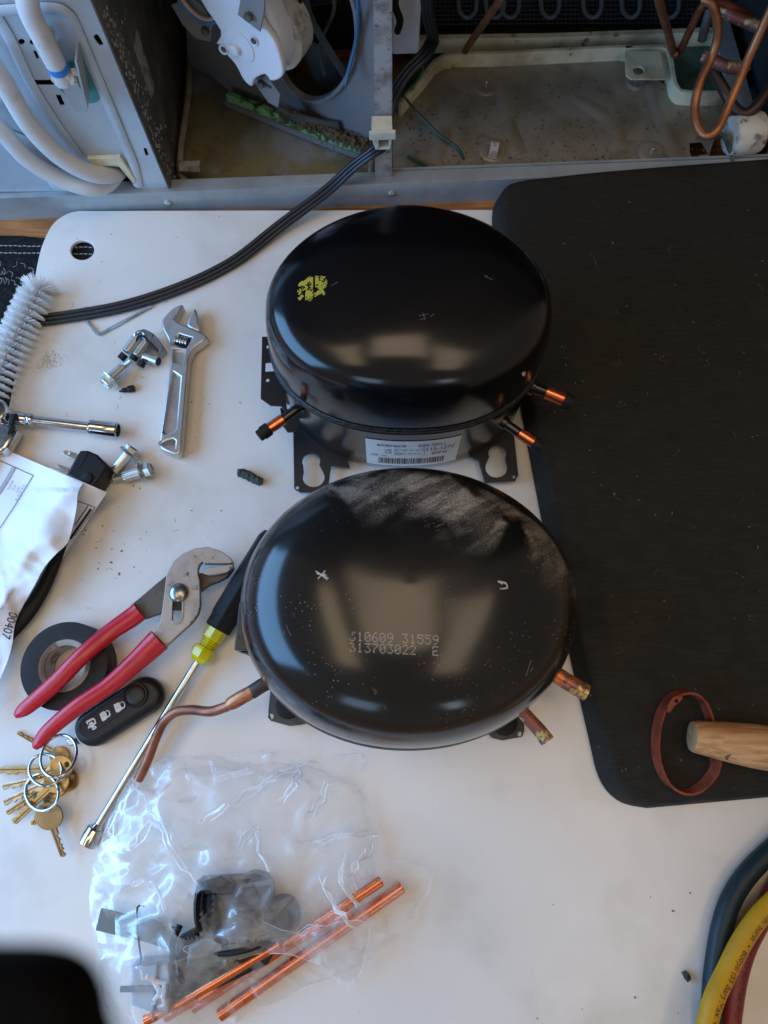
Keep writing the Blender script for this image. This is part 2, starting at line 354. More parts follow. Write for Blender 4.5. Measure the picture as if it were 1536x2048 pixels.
def quad2(x0, y0, x1, y1, fn): return [fn(x0, y0), fn(x1, y0), fn(x1, y1), fn(x0, y1)], [(0, 1, 2, 3)]

def wloc(o):
    l = Vector((0, 0, 0))
    while o: l += o.location; o = o.parent
    return l
def thing(name, label, cat, loc=(0, 0, 0), group=None):
    o = bpy.data.objects.new(name, None); COL.objects.link(o); o.location = loc; o.empty_display_size = .01
    o['label'] = label; o['category'] = cat
    if group: o['group'] = group
    return o
def obj(name, geoms, m, parent=None, flat=False, ang=38, bevel=0.0, bseg=2, label=None, kind=None, solid=0.0, dbl=False):
    if isinstance(geoms, tuple): geoms = [geoms]
    V = []; Fc = []
    for g in geoms:
        b = len(V); V += [Vector(v) for v in g[0]]; Fc += [tuple(i+b for i in f) for f in g[1]]
    lo = [min(v[i] for v in V) for i in range(3)]; hi = [max(v[i] for v in V) for i in range(3)]
    c = Vector([(lo[i]+hi[i])/2 for i in range(3)])
    me = bpy.data.meshes.new(name); me.from_pydata([v-c for v in V], [], Fc)
    bm = bmesh.new(); bm.from_mesh(me)
    if dbl: bmesh.ops.remove_doubles(bm, verts=bm.verts, dist=1e-6)
    if kind != 'stuff' or len(Fc) < 30000:
        bmesh.ops.recalc_face_normals(bm, faces=bm.faces) if not solid and dbl is not None else None
    if bevel:
        es = [e for e in bm.edges if len(e.link_faces) == 2 and e.calc_face_angle(0) > R(40)]
        bmesh.ops.bevel(bm, geom=es, offset=bevel, segments=bseg, affect='EDGES', clamp_overlap=True)
    bm.to_mesh(me); bm.free()
    if not flat and len(me.polygons):
        me.polygons.foreach_set('use_smooth', [True]*len(me.polygons)); me.set_sharp_from_angle(angle=R(ang))
    me.materials.append(m)
    o = bpy.data.objects.new(name, me); COL.objects.link(o)
    if parent: o.parent = parent; o.location = c - wloc(parent)
    else: o.location = c
    if label: o['label'] = label
    if kind: o['kind'] = kind
    return o
def tag(o, label, cat, group=None):
    o['label'] = label; o['category'] = cat
    if group: o['group'] = group
    return o

# ================================================================ SETTING
ZF = -.012
floor = obj('floor', g_box((0, .3, ZF-.012), (1.6, 0, 0), (0, 1.6, 0), (0, 0, .002)), M_floor, kind='structure')
for i in range(16):                                     # boards running slightly askew under the fridge and worktop board
    y = .30+i*.06
    a = Vector((-.9, y+.02, ZF-.004)); b = Vector((.9, y-.01, ZF-.004))
    obj('plank', bar(a, b, .0585, .012), M_floor, floor, bevel=.001)

# ================================================================ CUTTING BOARD
bp = smooth_path([(40, 700), (62, 600), (74, 530), (86, 485), (108, 445), (145, 423), (190, 421)], 4)
bo = bp + [(985, 419), (1750, 404), (2000, 2300), (-500, 2300)] + [(-60, 1100), (10, 850)]
ho = ell(164.5, 500, 23.5, 19.5, 32, -.1)
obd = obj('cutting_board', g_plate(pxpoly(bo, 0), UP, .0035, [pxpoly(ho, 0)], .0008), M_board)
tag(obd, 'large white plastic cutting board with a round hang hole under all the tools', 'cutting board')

# black cloth with white stitches beside and under the board
cl = thing('black_cloth', 'black cloth with white double stitching left of the white board', 'cloth', P(20, 600, ZF))
obj('fabric', g_plate(pxpoly([(-300, 468), (40, 470), (120, 478), (250, 490), (300, 700), (100, 950), (-300, 950)], ZF+.0065), UP, .0055, bevel=.0012), M_cloth, cl)
st = []
for yy in (491, 505):
    for i in range(30):
        x = -20+i*9.4
        st.append(bar(P(x, yy+i*.16+random.uniform(-.6, .6), ZF+.0068), P(x+6.5, yy+i*.16+random.uniform(-.8, .8), ZF+.0068), .0006, .0005))
obj('stitching', st, M_thread, cl)
st = []
for i in range(26):
    x = random.uniform(-10, 70); y = random.uniform(520, 620); a = random.uniform(0, 3)
    p = [P(x, y, ZF+.0072), P(x+8*math.cos(a), y+8*math.sin(a), ZF+.0078), P(x+14*math.cos(a+.6), y+14*math.sin(a+.6), ZF+.0072)]
    st.append(g_tube(p, .00018, 4, 3))
obj('lint', st, M_thread, cl, kind='stuff')

# ================================================================ FOAM MAT
mo = smooth_path([(1536+420, 310), (1300, 358), (1100, 377), (1030, 386), (1000, 398), (985, 422), (984, 460)], 3)[1:]
mo += smooth_path([(1020, 700), (1075, 1000), (1130, 1270), (1178, 1480), (1192, 1540), (1212, 1580), (1245, 1606), (1290, 1615)], 3)
mo += [(1536, 1593), (1990, 1550)]
MZ = .022
def mat_mesh():
    o2 = pxpoly(mo, 0.0005); nn = len(o2); cx = sum((p.x for p in o2))/nn; cy = sum((p.y for p in o2))/nn
    V = []; Fc = []
    prof = [(0, 0), (0, .004), (.004, .019), (.007, MZ-.0004), (.010, MZ)]
    for ins, z in prof:
        for i, p in enumerate(o2):
            a = o2[i-1]; b = o2[(i+1) % nn]; t = (b-a).normalized(); nrm = Vector((-t.y, t.x, 0))
            if nrm.dot(Vector((cx, cy, 0))-p) < 0: nrm = -nrm
            q = p+nrm*ins; V.append(Vector((q.x, q.y, z+.0005)))
    for k in range(len(prof)-1):
        for i in range(nn):
            j = (i+1) % nn; Fc.append((k*nn+i, k*nn+j, (k+1)*nn+j, (k+1)*nn+i))
    Fc.append(tuple((len(prof)-1)*nn+i for i in range(nn))); Fc.append(tuple(range(nn)))
    return V, Fc
tag(obj('foam_mat', mat_mesh(), M_mat, ang=60), 'thick black foam kneeling mat with rounded corners on the right', 'mat')

ms = []
for i in range(150):
    x, y = random.uniform(1000, 1530), random.uniform(400, 1590)
    if x < 1015+(y-440)*.16: continue
    q = random.uniform(.0002, .0006); a = random.uniform(0, 3); e = Vector((math.cos(a), math.sin(a), 0)); f_ = Vector((-e.y, e.x, 0))
    ms.append(g_box(P(x, y, MZ+.0006), e*q*random.uniform(.6, 2.4), f_*q*.6, UP*q*.3))
    if i % 6 == 0: ms.append(g_tube([P(x, y, MZ+.0007), P(x+random.uniform(-9, 9), y+7, MZ+.0010), P(x+random.uniform(-14, 14), y+12, MZ+.0007)], .00009, 4, 3))
s_ = obj('mat_lint', ms, mat('lint_grey', (.16, .145, .12), .9), kind='stuff', flat=True); s_['label'] = 'fine grey lint and crumbs scattered over the black foam mat'; s_['category'] = 'dirt'

# ================================================================ FRIDGE
fr = thing('refrigerator', 'back of a refrigerator with its open dirty compressor compartment', 'refrigerator', F(0, 0, ZF))
obj('cabinet', [fbox(-.62, .62, .0, .6, .27, 1.75), fbox(-.62, -.60, .02, .6, .02, .27), fbox(.60, .62, .02, .6, .02, .27)], M_fridge, fr)
obj('inner_wall_backing', [fbox(-.6, -.26, .03, .032, .0, .27), fbox(-.6, .6, .19, .42, -.004, -.002), fbox(-.6, .6, .42, .43, .0, .27), fbox(.36, .365, .03, .42, .0, .27)], M_dark, fr)  # added near-black sheets behind panel holes and over rear floor read as shade
obj('base_rail', [fbox(-.6, .6, -.001, .001, ZF+.001, .018), fbox(-.6, .6, .001, .012, .0165, .018)], M_galv, fr, bevel=.0004)
for x, y in ((335, 405), (783, 387)):
    s = obj('screw', [g_lathe(FP(x, y, -.001), -FW, [(0, .0032), (.0015, .003), (.0022, .0015)], 16), bar(FP(x, y, -.0035)-UP*.002, FP(x, y, -.0035)+UP*.002, .0006, .0004, FW)], M_zinc, fr)
# left galvanised rear panel (vertical) with embossed field, holes and slots
def fpoly(pts, d, k=0):
    if k: pts = smooth_path(pts, k, True)
    return [FP(x, y, d) for x, y in pts]
def rr(x0, y0, x1, y1, sk=0.0, slant=0.44):      # slanted rectangle following the panel's uprights
    return [(x0, y0), (x1, y0), (x1+(y1-y0)*slant, y1), (x0+(y1-y0)*slant, y1)]
D0 = .004
holes = [ell(20, 84, 7, 6), ell(43, 84, 6.5, 6), ell(66, 84, 6.5, 6),
         rr(35, 103, 41, 119), rr(66, 102, 72, 118), rr(52, 160, 110, 171, 0, .1), rr(71, 191, 81, 212, 0), rr(111, 190, 121, 211, 0),
         smooth_path([(190, 70), (196, 70), (206, 87), (204, 91), (198, 90), (188, 76)], 2, True),
         smooth_path([(287, 296), (293, 297), (298, 312), (291, 311)], 1, True), [(175, 330), (240, 335), (275, 378), (150, 381)]]
pan_out = [(-420, -420), (40, -420), (180, 0), (260, 188), (338, 380), (-420, 388)]
panel = obj('rear_panel', g_plate(fpoly(pan_out, D0), -FW, .0012, [fpoly(h, D0) for h in holes], .0002), M_galvL, fr)
emb = smooth_path([(-60, 22), (110, 17), (135, 30), (150, 55), (268, 330), (262, 350), (200, 345), (-60, 60)], 4, True)
ridge = [FP(x, y, D0-.0012) for x, y in smooth_path([(-40, 25), (60, 18), (112, 17), (135, 28), (150, 52), (200, 170), (255, 300), (268, 335), (276, 372)], 5)]
obj('embossed_ridge', g_sweep(ridge, [(-.004, 0), (-.0015, .0016), (.0015, .0016), (.004, 0)], up=-FW, caps=True), M_galvL, panel)
ridge = [FP(x, y, D0-.0012) for x, y in smooth_path([(-10, 30), (20, 80), (60, 165), (110, 245), (160, 315)], 5)]
obj('embossed_ridge', g_sweep(ridge, [(-.004, 0), (-.0015, .0014), (.0015, .0014), (.004, 0)], up=-FW), M_galvL, panel)
# dimple with grime in the lower left of the panel
obj('embossed_dome', g_sweep([FP(x, y, D0-.0012) for x, y in smooth_path([(-60, 240), (0, 275), (60, 300), (110, 340), (130, 372)], 5)],
    [(-.013, 0), (-.007, .004), (0, .0055), (.007, .004), (.013, 0)], up=-FW), M_galvL, panel)
# white drain tubes
def ftube(pts, r, seg=14): return g_tube([FP(x, y, d) for x, y, d in pts], r, seg)
obj('drain_tube', ftube([(52, -40, -.012), (58, 20, -.012), (85, 75, -.012), (112, 128, -.010), (128, 160, -.008)], .0072), M_tubew, fr)
obj('tape_band', ftube([(112, 126, -.0102), (118, 138, -.0094)], .0075), M_blue, fr)
obj('drain_tube', ftube([(-30, 110, -.012), (8, 165, -.012), (55, 245, -.012), (110, 305, -.012), (165, 340, -.010), (205, 350, -.004), (235, 345, .01), (238, 330, .03)], .0072), M_tubew, fr)
obj('drain_tube', ftube([(-40, 225, -.011), (0, 258, -.011), (55, 318, -.011), (120, 358, -.011), (180, 376, -.010), (215, 368, 0), (235, 345, .012)], .0068), M_tubew, fr)
obj('cream_grommet', g_plate([FP(x, y, D0-.004) for x, y in [(175, 318), (240, 315), (272, 362), (268, 370), (236, 332), (185, 334)]], -FW, .004, bevel=.0008), M_cream, fr)
obj('valve_disc', g_plate([FP(x, y, D0-.0015) for x, y in smooth_path([(112, 160), (125, 125), (150, 122), (172, 130), (200, 180), (200, 198), (180, 208), (130, 190)], 3, True)], -FW, .003, bevel=.001), M_valveg, fr)
cb = [FP(x, y, -.014) for x, y in [(120, 168), (155, 167), (178, 205), (174, 222), (150, 224)]]
obj('valve_bracket', [g_plate(cb, -FW, .0015, bevel=.0003), g_box(FP(165, 150, -.006), FU*.0008, FW*.010, (FP(178, 195, 0)-FP(156, 100, 0))*.5)], M_galv, fr)
obj('solenoid_cap', [g_box(FP(112, 110, -.002), FU*.006, FW*.002, (FP(120, 110, 0)-FP(96, 45, 0))*.5)], M_galvL, fr)
obj('screw', g_lathe(FP(95, 62, -.001), -FW, [(0, .005), (.002, .0045), (.003, .002)], 16), M_zinc, fr)
# caulk crumbs round the tube end
cr = []
for i in range(60):
    p = FP(random.gauss(128, 10), random.gauss(160, 6), -.010+random.uniform(-.003, .003)); s = random.uniform(.0006, .0018)
    cr.append(g_box(p, Vector((s, s*.3, 0)), Vector((-s*.3, s, .2*s)), Vector((0, 0, s))))
obj('sealant', cr, M_flake, fr, kind='stuff')
# divider plate going back into the compartment
pu = funv(FP(338, 375, 0))[0]
DO = F(pu+.0005, 0, 0)
div = obj('divider_plate', g_plate([onplane(x, y, DO, FU) for x, y in [(184, 0), (339, 378), (346, 372), (352, 330), (372, 150), (376, 100), (372, -60), (150, -80)]], FU, .0012), M_dusty, fr)
obj('sticker', g_plate([onplane(x, y, DO+FU*.0004, FU) for x, y in [(274, 58), (268, 92), (303, 198), (310, 175)]], FU, .0003), M_stick, div)
dd = []
for i in range(160):
    t = random.random(); x = 200+t*140+random.expovariate(1/9.)+3; y = 20+t*350+random.uniform(-8, 8)
    if x > 352: continue
    p = onplane(x, y, DO+FU*.0006, FU); s = random.uniform(.0003, .0011)
    dd.append(g_box(p, FW*s, FU*s*.4, UP*s))
obj('dust_clump', dd, M_stick, div, kind='stuff')
# dusty curl at rail and grey tab
obj('corner_tab', pl([(357, 322), (400, 320), (399, 341), (358, 340)], .020, .002, bevel=.0005), M_stick, fr)
# drain pan
rimp = smooth_path([(380, 128), (376, 200), (364, 280), (360, 335), (366, 357), (385, 369), (440, 373), (600, 372), (700, 368), (735, 358), (743, 335), (744, 295)], 5)
pan = obj('drain_pan', g_plate(pxpoly([(378, 100), (362, 340), (380, 372), (600, 372), (735, 362), (748, 300), (748, 200), (420, 60)], .001), UP, .002), M_pan, fr)
obj('pan_rim', g_sweep([P(x, y, .010) for x, y in rimp], circ(.0030, 10)), M_panrim, pan)
obj('pan_wall', g_sweep([P(x, y, .005) for x, y in rimp], [(-.001, -.005), (.001, -.005), (.001, .005), (-.001, .005)], up=UP), M_panrim, pan)
# diagonal fan shroud
SA = P(390, 150, .004); SB = P(748, 302, .004); SDv = (SB-SA).normalized(); SN = SDv.cross(UP).normalized()
if SN.dot(CO-SA) < 0: SN = -SN
def SP(x, y, off=0.0): return onplane(x, y, SA+SN*off, SN)
shp = [(372, 60), (374, 120), (392, 140), (420, 150), (460, 185), (600, 252), (745, 300), (758, 200), (760, -120), (330, -160)]
hol = ell(632, 62, 84, 138, 40, .02)
shroud = obj('fan_shroud', g_plate([SP(x, y) for x, y in shp], SN, .0025, [[SP(x, y) for x, y in hol]], .0006), M_shroud, fr)
obj('shroud_lip', g_sweep([SP(x, y, .002) for x, y in hol], [(-.0015, -.003), (.0015, -.003), (.0015, .003), (-.0015, .003)], closed=True, up=SN), M_shroud, shroud)
obj('foam_strip', g_sweep([P(x, y, z) for x, y, z in smooth_path([(456, 192, .012), (540, 225, .012), (620, 262, .011), (700, 292, .010), (722, 300, .009)], 5)], [(-.003, -.004), (.003, -.004), (.003, .003), (-.002, .004)], up=UP), M_foam, shroud)
obj('shroud_foot', g_sweep([P(x, y, z) for x, y, z in [(452, 205, .006), (560, 250, .006), (640, 282, .006), (722, 312, .005)]], [(-.002, -.003), (.002, -.003), (.002, .003), (-.002, .003)], up=UP), M_shroud, shroud)
gr = []
for i in range(420):
    t = random.random(); x = 560+t*180+random.gauss(0, 8); y = 225+t*72+random.gauss(0, 8); s = random.uniform(.0004, .0014)
    gr.append(g_box(P(x, y, .017+random.uniform(-.003, .003)), Vector((s, .4*s, 0)), Vector((-.3*s, s, .3*s)), Vector((0, .2*s, .7*s))))
obj('grime', gr, mat('grime', (.10, .075, .05), .9, c2=(.2, .16, .10), scale=200), fr, kind='stuff')
# fan blades behind the hole
hc = SP(560, 30, -.03)
for k in range(4):
    a = k*math.pi/2+.55; e = SDv*math.cos(a)+UP*math.sin(a); f = SDv*math.cos(a+.5)+UP*math.sin(a+.5)
    o1 = [hc+e*.012, hc+e*.075+SN*.006, hc+(e+f).normalized()*.085, hc+f*.07-SN*.010, hc+f*.012]
    V = o1+[p-SN*.0012 for p in o1]
    obj('fan_blade', (V, [(0, 1, 2, 3, 4), (9, 8, 7, 6, 5)]+[(i, (i+1) % 5, (i+1) % 5+5, i+5) for i in range(5)]), mat('fan_blade_dark', (.03, .04, .045), .3), fr)
# fan motor: white rounded housing standing off the shroud
mout = [(392, -60), (400, 0), (440, 62), (432, 88), (445, 92), (448, 105), (470, 130), (486, 160), (503, 174), (508, 160), (530, 150), (541, 163), (560, 158), (566, 140), (552, 90), (532, 60), (505, 10), (495, -60)]
motor = obj('fan_motor', g_plate([SP(x, y, .062) for x, y in smooth_path(mout, 3, True)], SN, .006, bevel=.0018), M_whitepl, fr)
mo2 = [(452, -40), (450, 60), (500, 140), (545, 150), (566, 130), (560, 80), (530, 10), (510, -40)]
obj('motor_body', g_plate([SP(x, y, .055) for x, y in smooth_path(mo2, 4, True)], SN, .020, bevel=.004), M_whitepl, motor)
obj('motor_back', g_lathe(SP(530, 62, .038), -SN, [(0, .032), (.018, .032), (.024, .026), (.026, .012)], 32), M_dirtw, motor)
obj('bearing_boss', [g_lathe(SP(478, 92, .062), SN, [(0, .0135), (.001, .013), (.0016, .008)], 32), g_lathe(SP(472, 95, .063), SN, [(0, .0045), (.004, .0042), (.0046, .003)], 20)], M_whitepl, motor)
for x, y in ((447, 99), (507, 82)):
    obj('screw_hole', [g_lathe(SP(x, y, .0625), SN, [(0, .004), (.0012, .0036)], 18)], M_whitepl, motor)
    obj('motor_screw', [g_lathe(SP(x, y, .0638), SN, [(0, .0024), (.0008, .002)], 14)], M_dusty, motor)
for pts, off in (([(486, -30), (475, 30), (520, 64), (528, 25), (530, -30)], .066), ([(342, 10), (365, 50), (392, 78), (420, 84), (424, 48), (404, 12), (380, -6)], .050),
                 ([(506, 162), (532, 150), (560, 190), (556, 215), (536, 205)], .050)):
    b = obj('motor_bracket', g_plate([SP(x, y, off) for x, y in pts], SN, .0016, bevel=.0004), M_shroud, fr)
arm = [SP(x, y, z) for x, y, z in smooth_path([(530, 165, .05), (545, 200, .04), (580, 228, .02), (640, 250, .008), (680, 255, .004)], 5)]
obj('motor_arm', g_sweep(arm, [(-.006, -.001), (.006, -.001), (.006, .001), (-.006, .001)], up=SN), M_dusty, fr)
for x, y in ((497, 33), (411, 62), (522, 168)): obj('screw', g_lathe(SP(x, y, .068 if x == 497 else .052), SN, [(0, .0032), (.002, .003), (.0026, .0015)], 14), M_dusty, fr)
obj('shroud_strut', g_sweep([SP(x, y, z) for x, y, z in smooth_path([(600, -60, .012), (615, 20, .012), (640, 70, .006), (690, 150, .0)], 5)], [(-.003, -.001), (.003, -.001), (.0, .004)], up=SN), mat('clear_dark_plastic', (.06, .075, .08), .25), fr)
obj('wire_ring', g_tube(wcirc(SP(395, -4, .055), .016, SN, 18), .0016, 8, 2, closed=True), mat('pink_wire', (.55, .36, .28), .5), fr)
obj('wire_ring', g_tube(wcirc(SP(392, -5, .056), .019, SN, 18), .0016, 8, 2, closed=True), mat('blue_wire', (.05, .16, .30), .5), fr)
for pts, m_ in (([(712, -40, .02), (716, 20, .01), (712, 80, .006), (700, 130, .012), (690, 170, .02)], mat('blue_wire', (.05, .16, .30), .5)), ([(590, -40, .03), (600, 10, .02), (585, 60, .0), (598, 110, -.02)], M_rubber), ([(660, -40, .02), (668, 20, -.01), (640, 90, -.02), (650, 150, -.02)], M_dusty)):
    obj('motor_wire', g_tube([SP(*p) for p in pts], .0016, 8, 6), m_, fr)
# centre post
post = obj('centre_post', [g_plate([FP(x, y, .006) for x, y in [(746, -140), (783, -140), (783, 362), (750, 362)]], -FW, .0012), g_box((FP(783, 362, .006)+FP(783, -100, .006))/2+FW*.006, FU*.0006, FW*.006, (FP(783, -100, .006)-FP(783, 362, .006))*.5)], M_post, fr, bevel=.0003)
# cable clip
cl2 = thing('cable_clip', 'cream plastic cable clip holding the power cord to the centre post', 'cable clip', FP(768, 280, 0))
c1 = [FP(x, y, -.012) for x, y in [(745, 260), (785, 259), (785, 278), (781, 300), (751, 300), (744, 280)]]
obj('clip_body', g_plate(c1, -FW, .014, [[FP(x, y, -.012) for x, y in [(757, 264), (778, 263), (778, 296), (758, 297)]]], .0008), M_creamw, cl2)
obj('clip_strap', g_box((FP(765, 270, -.014)), FU*.0105, FW*.0015, UP*.004), M_creamw, cl2, bevel=.0006)
# right base sheet
bs = [(786, 366), (786, 210), (850, 160), (890, 120), (1250, 105), (1330, 170), (1345, 196), (1460, 186), (1470, 345), (1100, 357)]
bh = [[(966, 285), (982, 285), (984, 318), (967, 320)], smooth_path([(1379, 285), (1404, 283), (1418, 308), (1400, 310), (1385, 318), (1380, 305)], 1, True), [(1422, 338), (1450, 318), (1463, 325), (1464, 344), (1424, 347)]]
base = obj('base_sheet', g_plate(pxpoly(bs, .012), UP, .0012, [pxpoly(h, .012) for h in bh], .0002), M_base, fr)
obj('front_lip', fbox(.0, .6, .0125, .014, .010, .0195), M_galv, base)
def emboss(cx, cy, r, h):
    c = P(cx, cy, .012); return g_lathe(c-UP*.0005, UP, [(0, r*1.15), (h*.6, r), (h, r*.8), (h*.7, r*.45), (h*.8, .0001)], 28, cap=False)
for x, y, r in ((972, 172, .011), (985, 300, .012), (1272, 165, .009), (1303, 305, .011)):
    obj('stamped_boss', emboss(x, y, r, .0022), M_base, base)
for x, y in ((972, 172), (1272, 163), (1303, 305)):
    obj('stud', g_lathe(P(x, y, .012), UP, [(0, .0016), (.005, .0014), (.0056, .0008)], 12), M_silv, base)
obj('bent_tab', [bar(P(984, 318, .0135), P(991, 284, .019), .0075, .001, UP)], M_post, base)
for pts in ([(905, 180), (892, 230), (880, 290), (862, 330)], [(1005, 160), (1010, 210), (1020, 260), (1040, 310)], [(1140, 190), (1180, 215), (1225, 250), (1240, 300)], [(1300, 170), (1318, 220), (1340, 280), (1360, 320)]):
    obj('pressed_rib', g_sweep([P(x, y, .0118) for x, y in smooth_path(pts, 5)], [(-.009, 0), (-.006, .0006), (-.003, .0014), (0, .0017), (.003, .0014), (.006, .0006), (.009, 0)], up=UP), M_base, base)
gr = []
for i in range(700):
    x = random.uniform(800, 1440); y = 352-abs(random.gauss(0, 60)) if random.random() < .6 else random.uniform(130, 350)
    if y < 200-(x-800)*.1 or (x > 1330 and y < 205): continue
    q = random.uniform(.0002, .0009); a = random.uniform(0, 3); e = Vector((math.cos(a), math.sin(a), 0)); f_ = Vector((-e.y, e.x, 0))
    gr.append(g_box(P(x, y, .0122), e*q*random.uniform(.6, 2), f_*q*.6, UP*q*.25))
obj('grime_specks', gr, mat('speck_brown', (.07, .05, .03), .9, c2=(.16, .13, .09), scale=120), base, kind='stuff', flat=True)
# evaporation tray behind with two cream rims
near = [(800, 215), (845, 160), (888, 118), (1000, 112), (1245, 100), (1248, 102), (1322, 100), (1338, 118), (1345, 160), (1352, 180), (1372, 190), (1462, 184), (1455, 120), (1430, 60)]
tray = obj('evaporation_tray', g_plate(pxpoly([(800, 205), (888, 118), (1245, 104), (1325, 104), (1350, 185), (1460, 184), (1432, 52), (840, 62)], .006), UP, .002), M_algae, fr)
obj('tray_rim', g_sweep([P(x, y, .022) for x, y in smooth_path(near, 3)], [(-.0015, -.016), (.0015, -.016), (.0015, .004), (-.0015, .004)], up=UP), M_cream, tray)
obj('tray_rim', g_sweep([P(x, y, .021) for x, y in [(795, 78), (1100, 74), (1440, 62)]], [(-.005, -.012), (.002, -.012), (.002, .003), (-.005, .003)], up=UP), M_cream, tray, bevel=.0008)
obj('tray_water', g_plate(pxpoly([(1332, 92), (1428, 88), (1452, 180), (1372, 183), (1352, 165)], .0095), UP, .001), M_teal, tray)
obj('tray_ear', g_plate(pxpoly([(1250, 102), (1322, 101), (1326, 130), (1330, 158), (1262, 158), (1252, 150)], .026), UP, .0015, [pxpoly(ell(1277, 141, 11, 8), .026)], .0004), M_cream, tray)
obj('side_flange', g_plate(pxpoly([(1425, 40), (1458, 38), (1512, 225), (1468, 230)], .03), UP, .002), M_galv, fr)
obj('side_wall', fbox(.345, .347, .02, .42, .0, .27), mat('side_dark', (.035, .04, .045), .6), fr)
# condenser coil: serpentine tube with a grid of thin wires
cond = thing_c = obj('condenser_frame', [g_box(FP(1090, 20, .186)+UP*.05, FU*.30, FW*.001, UP*.09)], M_dark, fr)
DC = .172
for x in (935, 990, 1020, 1100, 1185, 1262, 1340):
    pts = [FP(x-18, -60, DC), FP(x-18, 10, DC), FP(x-12, 28, DC), FP(x, 35, DC), FP(x+12, 28, DC), FP(x+18, 10, DC), FP(x+18, -60, DC)]
    obj('condenser_tube', g_tube(pts, .0021, 8, 4), M_cond, cond)
wv = [g_tube([FP(790+i*9, -60, DC+.004), FP(790+i*9, 58, DC+.004)], .0005, 4, 1) for i in range(70)]
wv += [g_tube([FP(780, -50+i*9, DC+.004), FP(1460, -54+i*9, DC+.004)], .0005, 4, 1) for i in range(12)]
obj('condenser_grid', wv, mat('condenser_grid_black', (.035, .04, .045), .5), cond, kind='stuff')
obj('white_box', g_box(FP(812, 20, .14), FU*.012, FW*.01, UP*.035), M_whitepl, fr, bevel=.001)
# copper lines at the right
def ct(pts, r, m, nm='copper_pipe'): return obj(nm, g_tube([P(x, y, z) for x, y, z in pts], r, 14), m, fr)
ct([(1010, -20, .16), (1000, 0, .15), (965, 50, .10), (930, 102, .05)], .0030, M_copo)
ct([(1316, -20, .16), (1320, 10, .14), (1335, 60, .09), (1346, 102, .06), (1352, 108, .058), (1362, 98, .06), (1385, 50, .09), (1405, 12, .11), (1430, 2, .11), (1480, 20, .10), (1500, 32, .09)], .0032, M_copo)
ct([(1405, 0, .12), (1425, 10, .12), (1436, 60, .105), (1425, 110, .09), (1402, 160, .08), (1390, 210, .07), (1394, 250, .065), (1412, 272, .065), (1436, 258, .07), (1462, 200, .08), (1500, 110, .10), (1545, 10, .13)], .0036, mat('copper_bright', (.40, .16, .065), .42, .6, c2=(.26, .085, .035), scale=50))
ct([(1404, 112, .07), (1425, 120, .07), (1450, 132, .07), (1475, 136, .07), (1500, 128, .075)], .0048, M_copp)
ct([(1425, 140, .06), (1448, 180, .05), (1468, 215, .045), (1490, 228, .045), (1515, 210, .05), (1550, 160, .06)], .0048, mat('dark_pipe', (.07, .04, .03), .4, .5))
ct([(1440, 18, .10), (1480, 38, .10), (1530, 60, .10)], .0046, M_copp, 'wrapped_joint')
ct([(1420, 20, .08), (1410, 55, .07), (1404, 80, .06)], .0040, mat('pipe_grey', (.12, .12, .13), .5))
# white run capacitor on its side, with steel stud and clamp
cap = thing('capacitor', 'smudged white cylindrical part lying at the right edge of the compartment', 'capacitor', P(1490, 300, .0))
ca = P(1458, 272, .030); cbp = P(1530, 262, .030)
obj('can', g_lathe(ca, cbp-ca, [(0, .012), (.001, .0155), (.0035, .0170), (.024, .0175), (.027, .0165), (.029, .013)], 32), mat('smudged_white', (.62, .60, .54), .45, c2=(.42, .36, .30), scale=60, lo=.5, hi=.6, c3=(.20, .18, .17), s3=90, lo3=.56, hi3=.62), cap)
obj('stud', g_lathe(cbp, cbp-ca, [(.02, .003), (.05, .003)], 14), M_silv, cap)
obj('clamp', g_tube([P(x, y, z) for x, y, z in [(1430, 275, .02), (1438, 268, .035), (1450, 275, .035), (1462, 310, .02), (1464, 345, .014)]], .0045, 8, 5, flat=.35), M_dusty, cap)
# green earth wires
for pts, m in (([(828, 130, .05), (838, 127, .052), (846, 140, .05), (836, 160, .045), (812, 185, .035), (795, 208, .03)], M_greenw),
               ([(806, 190, .035), (835, 225, .022), (880, 270, .018), (915, 295, .016), (928, 318, .014)], M_greend),
               ([(815, 312, .015), (850, 330, .015), (880, 348, .015), (897, 348, .014)], M_greend)):
    obj('earth_wire', g_tube([P(*p) for p in pts], .0012, 8, 6), m, fr)
# hanging black loom
for o1 in (0, 7, 14):
    obj('wire_loom', g_tube([P(845+o1, -30, .16), P(848+o1, 20, .14), P(856+o1, 60, .11), P(862+o1*.6, 90, .08), P(838+o1*.5, 120, .07), P(812, 150, .06)], .0022, 8), M_rubber, fr)
obj('power_cord_clip', g_tube([P(795, 62, .08), P(800, 40, .10), P(790, 10, .12), P(795, -20, .14)], .003, 8), M_rubber, fr)

# ================================================================ POWER CORD (three-rib flat cord)
cpath = [(866, 80, .085), (850, 108, .085), (818, 140, .08), (795, 172, .075), (778, 212, .07), (768, 262, .062), (764, 290, .058), (745, 305, .054), (705, 335, .040), (650, 385, .022), (560, 452, .0075), (470, 522, .003), (370, 572, .003), (250, 612, .003), (130, 634, .003), (60, 642, .003), (0, 650, .003)]
CP = [Vector(q) for q in smooth_path([tuple(P(*p)) for p in cpath], 8)]
prof = []
for k, cx in enumerate((-.0038, 0, .0038)):
    for i in range(7):
        a = math.pi-math.pi*i/6 if True else 0
        prof.append((cx+.0020*math.cos(a), .0021*math.sin(a)))
prof += [(x, -y*.9) for x, y in reversed(prof) if True]
prof2 = []
for q in prof:
    if not prof2 or (abs(q[0]-prof2[-1][0])+abs(q[1]-prof2[-1][1])) > 1e-5: prof2.append(q)
cord = tag(obj('flat_cable', g_sweep(CP, prof2[:-1], up=UP), M_cable, ang=60), 'flat black three-rib power cord curving over the board from the fridge', 'power cord')

